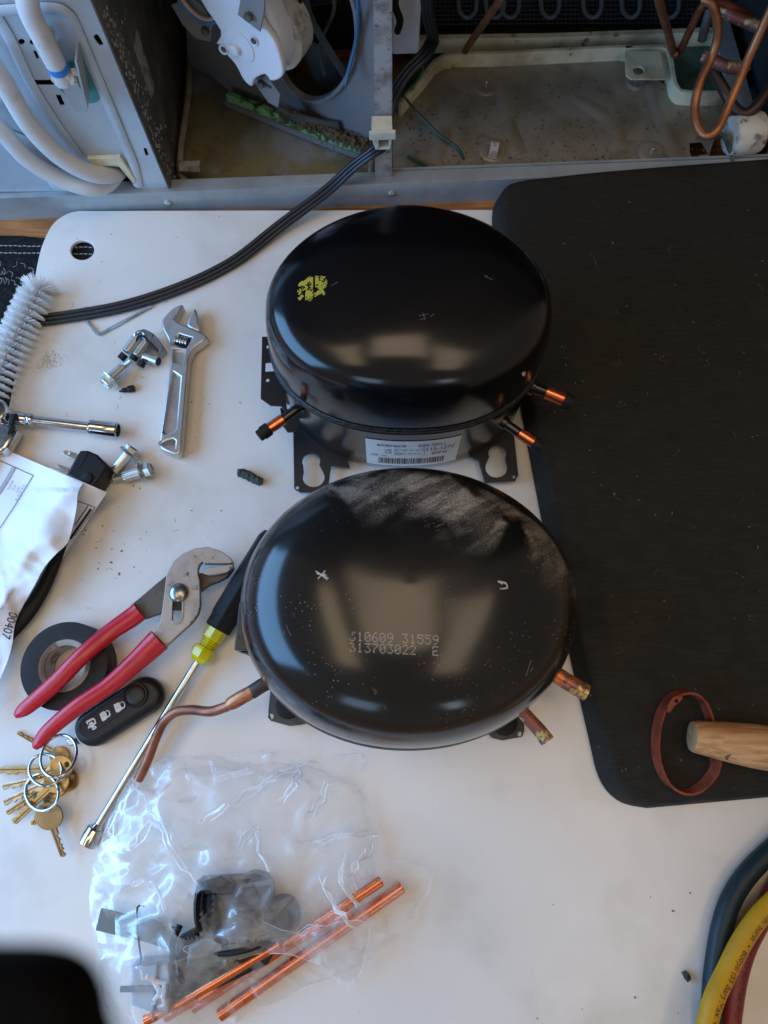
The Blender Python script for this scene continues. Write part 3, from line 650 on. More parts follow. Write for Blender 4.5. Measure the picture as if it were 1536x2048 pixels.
# ================================================================ COMPRESSORS
class Comp:
    def __init__(s, cx, cy, a, b, n, zs, prof, low, nf=None, lobe=0.0): s.nf = nf or n; s.lobe = lobe; s.c = (cx, cy); s.a = a; s.b = b; s.n = n; s.zs = zs; s.prof = prof; s.low = low
    def pt(s, th, k, z, off=0.0):
        c, q = math.cos(th), math.sin(th); e = 2/(s.nf if q > 0 else s.n)
        x = s.a*math.copysign(abs(c)**e, c); y = s.b*math.copysign(abs(q)**e, q)
        nv = Vector((x/s.a**2, y/s.b**2, 0)).normalized()*off
        return Vector((s.c[0]+x*k, s.c[1]+y*k, z))+nv
    def surf(s, x, y):
        n_ = s.nf if y > s.c[1] else s.n; k = (abs((x-s.c[0])/s.a)**n_+abs((y-s.c[1])/s.b)**n_)**(1/n_); lz = s.lz(math.atan2((y-s.c[1])/s.b, (x-s.c[0])/s.a), k)
        for i in range(len(s.sp)-1):
            k1, z1 = s.sp[i]; k0, z0 = s.sp[i+1]
            if k0 <= k <= k1: return lz+z0+(z1-z0)*((k-k0)/(k1-k0) if k1 > k0 else 0)
        return s.zs
    def lz(s, th, k):
        if k >= 1 or k <= 0: return 0
        return s.lobe*math.cos(3*(th-R(24)))*math.sin(math.pi*k**1.6)**2
    def dome(s):
        s.sp = [tuple(q) for q in smooth_path(s.prof, 5)]; V = []; Fc = []; S = 120
        rows = [q for q in s.sp if q[0] > .001]
        for k, z in rows:
            for i in range(S): V.append(s.pt(2*math.pi*i/S, k, z+s.lz(2*math.pi*i/S, k)))
        for r in range(len(rows)-1):
            for i in range(S): j = (i+1) % S; Fc.append((r*S+i, r*S+j, (r+1)*S+j, (r+1)*S+i))
        b = len(V); V.append(Vector((*s.c, s.sp[-1][1])))
        for i in range(S): Fc.append(((len(rows)-1)*S+i, (len(rows)-1)*S+(i+1) % S, b))
        return V, Fc
    def wall(s, prof, S=120):
        V = []; Fc = []
        for k, z, off in prof:
            for i in range(S): V.append(s.pt(2*math.pi*i/S, k, z, off))
        for r in range(len(prof)-1):
            for i in range(S): j = (i+1) % S; Fc.append((r*S+i, r*S+j, (r+1)*S+j, (r+1)*S+i))
        return V, Fc
    def at(s, px, py, off=.0002):
        z = .15; p = None
        for _ in range(25): p = P(px, py, z); z = .5*z+.5*s.surf(p.x, p.y)
        return P(px, py, z)+UP*off
    def on(s, x, y, off=.0002): return Vector((x, y, s.surf(x, y)+off))

# new compressor
NC = Comp(.0165, .2710, .0982, .0750, 2.2, .085,
          [(1, .0845), (.999, .098), (.993, .111), (.976, .1235), (.940, .1340), (.880, .1408), (.79, .1453), (.66, .1490), (.50, .1522), (.34, .1543), (.17, .1556), (0, .156)],
          [], 1.86, .0014)
tn = thing('compressor', 'clean glossy black compressor with printed white label and capped copper stubs', 'compressor', (NC.c[0], NC.c[1], 0))
dome = obj('lid', NC.dome(), M_newblk, tn, ang=80)
obj('lower_shell', NC.wall([(1, .083, -.002), (1, .06, -.002), (1, .030, -.002), (1, .010, -.002), (.96, .005, -.002), (.8, .004, 0), (.5, .003, 0)]), M_shell, tn, ang=80)
obj('weld_seam', NC.wall([(1, .080, -.002), (1, .0805, .0012), (1, .0825, .0018), (1, .0838, .0006), (1, .0850, .0016), (1, .0868, .0016), (1, .088, -.0004)]), M_weld, tn, ang=60)
# feet: base plates with keyhole openings
def keyhole(x1, y1, r1, x2, y2, r2, sy=.9):
    a = ell(x1, y1, r1, r1*sy, 28); b = ell(x2, y2, r2, r2*sy, 28)
    up = [p for p in a if p[1] <= y1+r1*.55]; lo = [p for p in b if p[1] >= y2-r2*.55]
    up.sort(key=lambda p: math.atan2(-(p[1]-y1), p[0]-x1) % (2*math.pi) if math.atan2(-(p[1]-y1), p[0]-x1) > -1.2 else 0)
    up = [p for p in sorted(up, key=lambda p: (math.atan2(-(p[1]-y1), p[0]-x1)+math.pi*.5) % (2*math.pi))]
    lo = [p for p in sorted(lo, key=lambda p: (math.atan2(-(p[1]-y2), p[0]-x2)-math.pi*.5) % (2*math.pi))]
    return up+lo
zf = .009
obj('base_foot', g_plate(pxpoly([(586, 850), (640, 840), (690, 905), (700, 935), (662, 930), (656, 972), (650, 984), (600, 984), (588, 976)], zf), UP, .003,
    [pxpoly(keyhole(622, 922, 18, 627, 954, 22), zf), pxpoly(ell(594, 975, 4), zf)], .0004), M_brk, tn)
obj('base_foot', g_plate(pxpoly([(1000, 850), (1026, 845), (1037, 950), (1031, 961), (970, 965), (957, 920), (940, 912), (960, 890)], zf), UP, .003,
    [pxpoly(keyhole(995, 906, 18, 993, 935, 22), zf), pxpoly(ell(1028, 953, 4), zf)], .0004), M_brk, tn)
# terminal bracket on the left
zb = .050
obj('terminal_bracket', [g_plate(pxpoly([(524, 673), (560, 673), (575, 830), (562, 812), (541, 811), (521, 797)], zb), UP, .0015,
    [pxpoly([(531, 725), (548, 724), (548, 742), (530, 743)], zb), pxpoly(ell(535, 760, 3.5), zb), pxpoly(ell(536, 693, 3.5), zb)], .0003),
    g_plate(pxpoly([(560, 815), (600, 822), (598, 862), (575, 864), (564, 850)], zb-.014), UP, .002, bevel=.0004),
    g_box((P(550, 740, zb)+P(556, 740, zb-.02))/2+Vector((.008, 0, -.004)), (.001, 0, 0), (0, .022, 0), (0, 0, .012))], M_brk, tn)
# stubs
def stub(par, p0, p1, p2, p3, r, z, zz=None):
    a, b, c, d = [P(*q, z) for q in (p0, p1, p2, p3)]
    s = obj('stub_sleeve', [g_lathe(a, b-a, [(0, r*.9), ((b-a).length, r*.85)], 18), g_lathe(a, b-a, [(.0, r*1.25), (.004, r*1.2), (.0045, r*.9)], 18)], M_shell, par)
    obj('stub_tube', g_lathe(b, c-b, [(0, r*.8), (.0006, r), ((c-b).length, r)], 22), M_cop, par)
    obj('stub_cap', g_lathe(c, d-c, [(-.0005, r*1.22), ((d-c).length*.6, r*1.22), ((d-c).length*.62, r*1.05), ((d-c).length*.97, r*1.02), ((d-c).length, r*.85)], 22), M_rubber, par, bevel=.0002)
stub(tn, (608, 808), (567, 838), (537, 858), (517, 873), .0042, .066)
stub(tn, (1060, 772), (1091, 784), (1129, 800), (1145, 807), .0050, .062)
stub(tn, (1004, 842), (1038, 866), (1069, 886), (1083, 895), .0041, .060)
# printed label wrapped round the front of the shell
def labmap(x, y, off=.0006):            # x,y in metres on the label, origin lower left
    th = R(-106)+x/.1*1.0; k = 1.0
    return NC.pt(th, 1.0, .0115+y*1.32, -.002+off)
LW, LH = .0665, .0385
LV = []; LF = []
for j in range(2):
    for i in range(31): LV.append(labmap(LW*i/30, LH*j, .0004))
for i in range(30): LF.append((i, i+1, 32+i, 31+i))
lab = obj('rating_label', (LV, LF), M_label, tn, ang=80)
def T(s, x, y, size, wid):
    w0 = max(v[0] for v in text2d(s, size)[0]); return g_text(s, size, lambda a, b: labmap(x+a, y+b), wid/w0)
g = [T('embraco', .0083, .0300, .0066, .0193), T('EQX 70HLC', .0350, .0300, .0058, .0200), T('115-127V', .0400, .0232, .0070, .0225), T('60Hz', .0450, .0170, .0066, .0123),
     T('UK', .0140, .0236, .0040, .0054), T('CA', .0140, .0198, .0040, .0054), T('CE', .0040, .0150, .0040, .0050)]
obj('print', g, M_ink, lab, flat=True)
g = []
for a, b, c, d in ((.021, .0270, .040, .0274), (.021, .0175, .040, .0179), (.021, .0225, .040, .0228), (.021, .0175, .0213, .0274), (.0397, .0175, .040, .0274), (.0275, .0175, .0277, .0274),
                   (.062, .0265, .0623, .033), (.041, .0158, .062, .0161), (.012, .0150, .016, .0162)):
    g.append(quad2(a, b, c, d, labmap))
for i in range(9): g.append(quad2(.0218+i*.002, .0245+.001*(i % 2), .0231+i*.002, .0262, labmap))
for i in range(4): g.append(quad2(.0218+i*.0013, .0190, .0226+i*.0013, .0212, labmap)); g.append(quad2(.029+i*.002, .0192, .0303+i*.002, .0205, labmap))
obj('print_table', g, M_grayink, lab, flat=True)
g = []; x = .0095
while x < .056:
    wd = random.choice((.0005, .0008, .0012)); g.append(quad2(x, .0035, x+wd, .0125, labmap)); x += wd+random.choice((.0004, .0007))
obj('barcode', g, mat('barcode_ink', (.09, .085, .08), .6), lab, flat=True)
# worn yellow stamp
V = []; Fc = []; n = 44
for j in range(n):
    for i in range(n):
        x = (i-n/2)/(n/2); y = (j-n/2)/(n/2); r = math.hypot(x, y*1.1)*(1+.28*noise.noise(Vector((x*3, y*3, 9))))
        if r > 1: continue
        q = noise.noise(Vector((x*2.6+3, y*2.6, 1)))+.5*noise.noise(Vector((x*7, y*7+4, 2)))+.3*noise.noise(Vector((x*18, y*5+4, 2)))
        ring = .80 < r < .84 and x > -.2
        if q < -.10 or ring or (x > .08 and x < .2 and y > -.3): continue
        b = len(V); cx, cy = 624+x*31, 575-y*26-x*8
        for a, c in ((-.5, -.5), (.5, -.5), (.5, .5), (-.5, .5)): V.append(NC.at(cx+a*62/n, cy+c*54/n, .0003))
        Fc.append((b, b+1, b+2, b+3))
obj('ink_stamp', (V, Fc), M_yel, dome, label='worn round yellow ink stamp', flat=False)
g = []
for a, b in (((970, 553), (985, 560)), ((968, 551), (975, 553)), ((662, 572), (676, 564)), ((838, 632), (858, 628)), ((840, 640), (852, 636)), ((846, 626), (850, 640)), ((860, 634), (868, 628))):
    g.append(bar(NC.at(*a), NC.at(*b), .0003, .0001))
obj('scratches', g, mat('scratch_dark', (.12, .11, .10), .6), dome, flat=True, kind='stuff')
obj('paint_chip', g_lathe(NC.at(1047, 747, .0), Vector((.8, -.3, .5)), [(0, .002), (.0008, .0015)], 10), mat('pink_chip', (.45, .30, .28), .5), dome)

# old compressor
OC = Comp(.0145, .0722, .1042, .0860, 2.06, .090,
          [(.985, .0905), (.984, .098), (.978, .108), (.960, .121), (.925, .1335), (.87, .1435), (.78, .152), (.66, .158), (.45, .1635), (.2, .166), (0, .167)], [], 2.0, .0010)
to = thing('compressor', 'old scuffed black compressor with dusty lid and bare copper pipes in front', 'compressor', (OC.c[0], OC.c[1], 0))
odome = obj('lid', OC.dome(), M_old, to, ang=80)
obj('lower_shell', OC.wall([(.985, .088, -.001), (.985, .05, -.001), (.97, .03, -.001), (.92, .015, -.001), (.8, .006, 0), (.5, .005, 0)]), M_oldshell, to, ang=80)
obj('weld_seam', OC.wall([(.985, .078, 0), (1, .079, -.0008), (1, .0815, .0004), (1, .0840, -.0006), (.995, .0845, -.0006), (.995, .0872, .0002), (.995, .0890, -.0006), (.985, .0905, .0000)]), M_weld, to, ang=60)
zo = .008
f1 = obj('base_foot', g_plate(pxpoly([(600, 1340), (546, 1330), (536, 1425), (541, 1442), (560, 1447), (580, 1452), (600, 1450), (616, 1446), (619, 1438), (640, 1420)], zo), UP, .003, [pxpoly(ell(542, 1433, 5, 5.5), zo)], .0004), M_oldfoot, to)
obj('grommet', g_lathe(P(577, 1412, zo-.002), UP, [(0, .0095), (.004, .009), (.005, .007), (.005, .003)], 26), M_rubber, f1)
f2 = obj('base_foot', g_plate(pxpoly([(1000, 1380), (1048, 1380), (1049, 1462), (1044, 1474), (1026, 1477), (1005, 1481), (985, 1476), (970, 1460)], zo), UP, .003, [pxpoly(ell(1040, 1468, 5, 5), zo)], .0004), M_oldfoot, to)
obj('grommet', g_lathe(P(1008, 1445, zo-.002), UP, [(0, .0095), (.004, .009), (.005, .007), (.005, .003)], 26), M_rubber, f2)
# terminal box on the left with a moulded mark
tb = obj('terminal_cover', [g_plate(pxpoly([(478, 1205), (540, 1200), (540, 1308), (512, 1302), (468, 1299)], .052), UP, .03, bevel=.001), g_plate(pxpoly([(478, 1302), (520, 1304), (522, 1308), (505, 1309), (488, 1307)], .044), UP, .02, bevel=.001)], mat('terminal_plastic', (.030, .028, .026), .4), to)
mk = lambda pts: g_tube([P(x, y, .0522) for x, y in pts], .00025, 4, 1)
obj('moulded_mark', [mk([(474, 1271), (484, 1268)]), mk([(475, 1271), (475, 1280)]), mk([(478, 1270), (478, 1281)]), mk([(481, 1270), (481, 1283)]), mk([(484, 1269), (484, 1283)]), mk([(484, 1276), (488, 1275), (488, 1281), (481, 1285)])], mat('mark_grey', (.10, .095, .09), .5), tb, flat=True)
# bare pipes
lt = [(500, 1385, .058), (482, 1396, .056)]
obj('pipe_sleeve', g_tube([P(548, 1358, .06), P(524, 1371, .06), P(504, 1384, .058)], .0048, 16, 4), mat('burnt_steel', (.045, .035, .028), .5, .4, c2=(.09, .06, .04), scale=90), to)
obj('pipe_fitting', g_tube([P(507, 1382, .0585), P(485, 1394, .057), P(466, 1405, .055), P(457, 1410, .054)], [.0046, .0047, .0046, .0038], 18, 4), mat('copper_fitting', (.52, .20, .09), .4, .75, c2=(.26, .09, .05), scale=70, bump=.15), to)
obj('copper_pipe', g_tube([P(*p) for p in [(460, 1409, .054), (448, 1415, .052), (420, 1423, .048), (385, 1420, .044), (352, 1424, .040), (328, 1443, .036), (312, 1475, .032), (297, 1515, .028), (282, 1548, .024), (276, 1560, .023)]],
    [.0034, .0034, .0034, .0033, .0033, .0033, .0033, .0034, .0035, .0032], 16, 6), M_copo, to)
obj('copper_stub', g_tube([P(1095, 1340, .05), P(1118, 1353, .05), P(1145, 1370, .05), P(1174, 1386, .05)], [.0056, .0057, .0057, .0056], 20, 4), M_coppo, to)
obj('copper_stub', g_tube([P(1042, 1420, .05), P(1060, 1440, .05), P(1080, 1462, .05), P(1095, 1482, .05)], [.0044, .0045, .0047, .0050], 18, 5, flat=.8, up=UP), M_copp, to)
# dot-stamped numbers and paint-pen marks on the lid
D57 = {'0': '0e11131519110e', '1': '040c040404040e', '2': '0e11010204081f', '3': '1f02040201110e', '5': '1f101e0101110e', '6': '0608101e11110e', '7': '1f010204080808', '9': '0e11110f01020c', 'E': '1f10101e10101f', ' ': '00000000000000'}
def dots(s, x0, y0, w, slope):
    for ci, ch in enumerate(s):
        rows = bytes.fromhex(D57[ch])
        for r in range(7):
            for c in range(5):
                if rows[r] >> (4-c) & 1: yield x0+ci*w+c*w/6.2, y0+r*w/5.4+slope*(ci*w+c*w/6.2)
g = []
for s, x0, y0 in (('310609 31559', 700, 1264), ('313703022  E', 700, 1286)):
    for x, y in dots(s, x0, y0, 15.1, .045):
        
        if random.random() < .01+.22*max(0, (722-x)/22): continue
        p = OC.at(x+random.uniform(-.3, .3), y+random.uniform(-.3, .3), .00005); g.append(g_lathe(p, UP, [(0, .00032), (.0001, .00026)], 6))
obj('stamped_number', g, M_etch, odome, flat=True)
for grp in (([(632, 1143), (656, 1158)], [(650, 1142), (636, 1158)], [(634, 1148), (652, 1150)]), ([(996, 1163), (1012, 1166), (1015, 1176), (1000, 1178)], [(996, 1163), (1006, 1168)])):
    g = []
    for pts in grp:
        for k in range(3):
            pp = [OC.at(x+random.uniform(-1.5, 1.5), y+random.uniform(-1.5, 1.5), .0002) for x, y in pts]; g.append(g_tube(pp, .00028, 5, 2))
    obj('paint_mark', g, mat('pale_pen', (.50, .44, .38), .6), odome)
g = []
for a, b in (((1062, 1320), (1052, 1352)), ((1066, 1334), (1060, 1345)), ((750, 1378), (772, 1418)), ((745, 1375), (752, 1390)), ((572, 1250), (582, 1272)), ((570, 1262), (566, 1275))):
    g.append(bar(OC.at(*a), OC.at(*b), .00025, .0001))
for i in range(40):
    a = (random.uniform(860, 980), random.uniform(1000, 1060)); L_ = random.uniform(6, 24)
    g.append(bar(OC.at(*a), OC.at(a[0]-L_, a[1]+L_*.45), .00015, .0001))
obj('scratches', g, mat('scratch_grey', (.16, .14, .12), .6), odome, flat=True, kind='stuff')

# ================================================================ TOOLS AND SMALL THINGS
k36 = SC(300, 1000, .01)
# hex key
hk = [P(173, 643, .0014), P(180, 651, .0014), P(188, 661, .0014), P(194, 667, .0014), P(201, 668, .0014), P(212, 662, .0014), P(302, 613, .0014)]
tag(obj('hex_key', g_tube(hk, .0015, 6, 4), M_silv, ang=25), 'small silver hex key lying below the black cord', 'hex key')

# adjustable wrench
tw = thing('adjustable_wrench', 'silver adjustable wrench lying left of the clean compressor', 'wrench', P(350, 760, 0))
zw = .012
wo = [(363.8, 608.2), (355.6, 611), (343.7, 617), (332, 629), (323.7, 639), (322.8, 648), (327, 660), (334.6, 674.7), (341, 690), (343.4, 700), (342.8, 710), (340, 725), (336.6, 748.8), (328.7, 815.6), (322, 860), (319, 880), (318.5, 891), (323, 898), (335, 904), (349, 909), (356, 909), (361, 903), (363.5, 880), (370, 801.5), (374.5, 750), (377.4, 715), (387, 696), (404, 684), (413.5, 676), (411, 669), (391, 660), (377, 653), (356.5, 644.7), (348, 636.5), (355.6, 626.4), (366, 611)]
wh = [[(359, 667.4), (383.8, 674.7), (372.9, 695.7), (346.5, 687.5)], [(347.6, 697.5), (370.5, 700), (364, 728), (348, 724)], smooth_path([(346.5, 743), (352, 747), (361, 753), (351.5, 857), (345, 864), (332, 867), (327.5, 864)], 1, True), smooth_path([(322.5, 887), (334, 881), (346, 877.5), (350.5, 881), (349.5, 897), (343, 899)], 1, True)]
obj('body', g_plate(pxpoly(wo, zw), UP, .010, [pxpoly(h, zw) for h in wh], .0014), M_satin, tw)
obj('handle_web', [g_plate(pxpoly([(344, 735), (366, 735), (358, 872), (322, 872)], zw-.0025), UP, .004), g_plate(pxpoly([(342, 694), (374, 696), (368, 732), (344, 732)], zw-.003), UP, .004)], M_satin, tw)
wdir = (P(345, 868, .0086)-P(357, 745, .0086)).normalized()
def wtx(ax, ay): 
    perp = UP.cross(wdir); return lambda a, b: P(ax, ay, zw-.0022) - wdir*a*1 + perp*b*-1
obj('embossed_lettering', [g_text('DROP FORGED', .0032, wtx(349, 822)), g_text('8"', .0036, wtx(342, 862))], M_satin, tw, flat=True)
obj('movable_jaw', g_plate(pxpoly([(388.5, 616), (392, 619), (397, 634), (399.5, 664), (377, 655), (372, 648.3), (379.3, 629.2)], zw-.001), UP, .008, bevel=.002), M_satin, tw)
ka, kb = P(351, 679, .0085), P(378, 686, .0085); kd = kb-ka
pr = []
nT = 5
for i in range(nT):
    t = kd.length*i/nT; w_ = kd.length/nT
    pr += [(t, .0030), (t+w_*.15, .0042), (t+w_*.6, .0042), (t+w_*.75, .0030)]
obj('knurl', g_lathe(ka, kd, pr, 20), M_chrome, tw)
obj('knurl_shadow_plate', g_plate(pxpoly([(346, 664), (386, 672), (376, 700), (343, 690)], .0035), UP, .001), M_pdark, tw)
obj('jaw_rack', [g_box(P(404, 687, .007), (.0012, .0008, 0), (-.0006, .001, 0), (0, 0, .003)), g_box(P(413, 679, .007), (.0010, .0008, 0), (-.0006, .001, 0), (0, 0, .003)), g_box(P(395, 693, .006), (.0010, .0005, 0), (-.0006, .001, 0), (0, 0, .002))], M_pdark, tw)

# line-tap valve
tv = thing('line_tap_valve', 'small zinc clamp-on tap valve with three black socket screws left of the wrench', 'valve', P(285, 700, 0))
def cyl(a, b, r, za, zb_=None, seg=20, prof=None):
    A = P(*a, za); B = P(*b, zb_ if zb_ is not None else za); L_ = (B-A).length
    return g_lathe(A, B-A, prof or [(0, r*.9), (.0004, r), (L_-.0004, r), (L_, r*.9)], seg)
obj('valve_body', [cyl((254, 705), (274, 677), .0046, .010), cyl((272, 712), (292, 684), .0037, .010), g_plate(pxpoly([(246, 700), (272, 672), (297, 684), (277, 714)], .009), UP, .006, bevel=.001)], M_zinc, tv)
obj('clamp_half', [g_plate(pxpoly([(306, 665), (327, 692), (317, 704), (296, 679)], .0135), UP, .012, bevel=.0008), g_plate(pxpoly([(272, 668), (278, 659), (288, 657), (303, 664), (308, 670), (297, 684)], .014), UP, .010, bevel=.001)], mat('dark_zinc', (.33, .35, .36), .3, .85), tv)
obj('seal_ring', g_tube([P(273, 682, .0135), P(276, 674, .0155), P(286, 672, .0155), P(298, 684, .0150), P(316, 703, .0145)], .0009, 8, 4), M_rubber, tv)
obj('clamp_rib', [g_tube([P(270, 672, .0145), P(273, 665, .0155), P(282, 663, .0155), P(289, 668, .015)], .0011, 8, 4)], M_chrome, tv)
obj('outlet_tube', [cyl((284, 711), (316, 723), .0040, .006)], M_zinc, tv)
obj('outlet_hole', [cyl((315.5, 722.8), (319, 724), .0034, .006)], M_rubber, tv)
for a, b in (((250, 708), (241, 719)), ((271, 710), (265, 720)), ((286, 722), (280, 733))):
    obj('socket_screw', [cyl(a, b, .0034, .008, .007, prof=None)], M_blkpl, tv)
# flange bolt leaning against the valve
def bolt(label, tip, neck, flange, head, rs, rt, rf, rh, zt, zn, zfl, group=None, m=M_zinc):
    t = thing('flange_bolt', label, 'bolt', P(*flange, 0), group)
    A = P(*tip, zt); B = P(*neck, zn); C = P(*flange, zfl); D = P(*head, zfl+(zfl-zt)*.12)
    pr = []; L_ = (B-A).length; nt = 5
    for i in range(nt): pr += [(L_*i/nt, rt*.7), (L_*(i+.5)/nt, rt), (L_*(i+.95)/nt, rt*.7)]
    obj('thread', g_lathe(A, B-A, pr, 16), m, t)
    obj('shank', g_lathe(B, C-B, [(0, rs*.8), (.0008, rs), ((C-B).length, rs)], 22), m, t)
    d = (C-B).normalized()
    obj('flange', g_lathe(C, d, [(-.0006, rf*.96), (0, rf), (.0008, rf*.96), (.0022, rh*1.15)], 30), m, t)
    obj('hex_head', g_lathe(C, d, [(.0016, rh), ((D-C).length, rh), ((D-C).length+.0006, rh*.88), ((D-C).length-.0006, rh*.72), ((D-C).length-.0010, .0004)], 6), m, t, ang=20)
bolt('flange bolt with a washer-wide head pushed against the tap valve', (261, 722), (246, 735), (220, 759), (211, 769), .0044, .0024, .0092, .0060, .006, .0074, .0092)
bolt('upper of the two flange bolts beside the black plug, head at the top', (218, 962), (229, 944), (258, 908), (267, 898), .0047, .0028, .0090, .0062, .0032, .0054, .0088, 'pair of flange bolts beside the plug')
bolt('lower of the two flange bolts beside the black plug, head facing right', (226, 960), (247, 955), (285, 943), (302, 940), .0047, .0028, .0092, .0062, .0045, .0062, .0088, 'pair of flange bolts beside the plug')
tp = thing('rubber_plug', 'tiny black rubber plug beside the head of the single flange bolt', 'plug', P(255, 779, 0))
obj('stem', [cyl((239, 783), (246, 781), .0008, .002), cyl((245, 781), (258, 779), .0020, .0024)], M_rubber, tp)
obj('tip', cyl((256, 779), (269, 776.5), .0029, .0026), M_blkpl, tp)

# ratchet with extension and socket
tr_ = thing('ratchet', 'chrome ratchet head at the left edge holding an extension bar', 'ratchet', P(5, 840, 0))
obj('head', g_lathe(P(6, 838, .004), UP, [(0, .0095), (.001, .0105), (.014, .0105), (.016, .0095), (.017, .006), (.0172, .0001)], 32), M_chrome, tr_)
obj('neck', g_plate(pxpoly([(-20, 835), (18, 845), (34, 860), (14, 894), (4, 905), (-40, 905)], .017), UP, .012, bevel=.003), M_chrome, tr_)
obj('handle', g_tube([P(0, 870, .011), P(-30, 930, .011), P(-90, 1040, .011)], [.0065, .0055, .0055], 14, 4), M_chrome, tr_)
obj('selector', g_plate(pxpoly([(20, 826), (32, 826), (24, 850), (28, 852), (14, 868), (15, 845)], .0225), UP, .004, bevel=.001), M_blkpl, tr_)
te = thing('deep_socket', 'long chrome nut socket fitted on the ratchet, mouth pointing right', 'socket', P(130, 848, 0))
A = P(26, 836, .012); B = P(236, 861, .0075); L_ = (B-A).length; s_ = L_/211
obj('drive_end', g_lathe(A, B-A, [(0, .0048), (.0005, .0053), (28*s_, .0053), (30*s_, .0047), (33*s_, .0054), (39*s_, .0053), (43*s_, .0040)], 28), M_chrome, te)
obj('shaft', g_lathe(A, B-A, [(42*s_, .0040), (154*s_, .0040)], 24), M_chrome, te)
obj('socket_end', g_lathe(A, B-A, [(153*s_, .0040), (155*s_, .0062), (160*s_, .0065), (162*s_, .0061), (L_-.0006, .0067), (L_, .0062), (L_+.0001, .0052), (L_-.008, .0049), (L_-.0081, .0002)], 28, cap=False), M_chrome, te)
obj('socket_bore', g_lathe(B, A-B, [(.0035, .0050), (.0036, .0001)], 6), M_blkpl, te)

# plug
tg = thing('power_plug', 'black mains plug with two brass prongs half under the paper', 'plug', P(170, 940, 0))
zp = .022
obj('body', g_plate(pxpoly([(160, 900), (175, 900), (194, 908), (216, 931), (184, 976), (131, 950), (150, 915)], zp), UP, .021, bevel=.002), M_blkpl, tg)
obj('strain_relief', g_lathe(P(176, 958, zp-.002), Vector((-.1, -.1, 1)), [(0, .005), (.003, .0045), (.0036, .003)], 20), M_rubber, tg)
obj('seam', g_tube([P(158, 936, zp+.0001), P(170, 918, zp+.0001), P(176, 902, zp+.0001)], .0004, 5, 2), M_rubber, tg)
obj('prong', g_plate([P(x, y, .012) for x, y in smooth_path([(156, 908), (156, 920), (133, 912), (126, 906), (130, 900)], 2, True)], UP, .0016, [pxpoly(ell(136, 907, 3), .012)], .0003), M_brassp, tg)
obj('prong', g_plate([P(x, y, .010) for x, y in [(138, 936), (136, 944), (116, 935), (113, 931), (117, 928)]], UP, .0016, bevel=.0003), M_brassp, tg)

# papers
def sheet(name, right, left, zfun, m, par, nu=26, sub=5):
    rp = smooth_path(right, sub); n = len(rp); lp = []
    for i in range(n):
        t = i/(n-1)*(len(left)-1); k = min(int(t), len(left)-2); f = t-k
        lp.append((left[k][0]*(1-f)+left[k+1][0]*f, left[k][1]*(1-f)+left[k+1][1]*f))
    V = []; Fc = []
    for i in range(n):
        for j in range(nu+1):
            f = j/nu; x = lp[i][0]*(1-f)+rp[i][0]*f; y = lp[i][1]*(1-f)+rp[i][1]*f
            V.append(P(x, y, zfun(x, y, f, i/(n-1))))
    for i in range(n-1):
        for j in range(nu): a = i*(nu+1)+j; Fc.append((a, a+1, a+nu+2, a+nu+1))
    m2 = len(V); V2 = [v-UP*.0002 for v in V]
    return V+V2, Fc+[tuple(q+m2 for q in reversed(f)) for f in Fc]
def fold(x, y):
    q = Vector((x*.018, y*.018, 0)); v = 0
    for k, (a, s, c) in enumerate(((.5, .006, .3), (2.2, .009, .8), (1.25, .011, .1), (2.9, .0055, .55))):
        w_ = noise.noise(Vector((x*.006+k*7, y*.006, k)))*1.4
        t = ((x*math.cos(a)+y*math.sin(a))*s+c+w_) % 1.0; v += abs(t-.5)*2-.5
    return v/4
tpap = thing('paper_sheet', 'crumpled white printed service sheet curling up at its torn right edge', 'paper', P(60, 1050, 0))
def plugz(x, y): return .021*math.exp(-(max(0, abs(x-165)-22)/48)**2-(max(0, y-968)/42)**2)
def zup(x, y, f, t):
    c = max(0, 1-abs(t-.30)/.34); return .007+plugz(x, y)+.013*f**5*c+.016*max(0, fold(x, y)+.3)*min(1, max(0, (y-960)/110))+.004*max(0, fold(x*2.3+90, y*2.3))*min(1, max(0, (y-990)/90))+.010*max(0, 1-abs((x-50)+(y-1120)*.55)/70)*(1 if y > 980 else 0)
RU = [(166, 966), (156, 985), (153, 1015), (146, 1050), (135, 1085), (112, 1108), (96, 1125), (84, 1142), (72, 1165), (58, 1190), (44, 1215), (34, 1236), (28, 1258), (24, 1290), (14, 1325), (-2, 1362), (-20, 1400)]
LU = [(-60, 868), (-80, 1000), (-90, 1200), (-90, 1500)]
su = obj('sheet', sheet('s', RU, LU, zup, M_paper, tpap), M_paper, tpap, ang=180, dbl=None)
tp2 = thing('paper_sheet', 'flat white printed sheet whose corner sticks out from under the crumpled one', 'paper', P(160, 1040, 0))
RL = [(214, 985), (200, 1005), (180, 1035), (160, 1065), (138, 1097), (123, 1121)]
LL = [(100, 935), (60, 1060), (70, 1098)]
plugz = lambda x, y: .021*math.exp(-(max(0, abs(x-165)-22)/48)**2-(max(0, y-968)/42)**2)
zlo = lambda x, y, f, t: .0035+plugz(x, y)+.002*f
sl = obj('sheet', sheet('s', RL, LL, zlo, M_paper, tp2, 12, 3), M_paper, tp2, ang=180, dbl=None)
def zat(x, y):     # height of upper sheet near a pixel, from its own vertices
    return None
def on_sheet(ob, x, y, off=.0006):
    z = .01
    for _ in range(6):
        p = P(x, y, z); l = wloc(ob); ok, loc, nn, idx = ob.ray_cast(Vector((p.x, p.y, .2))-l, Vector((0, 0, -1)))
        if ok: z = loc.z+l.z
        else: return P(x, y, z+off)
    return P(x, y, z+off)
bpy.context.view_layer.update()
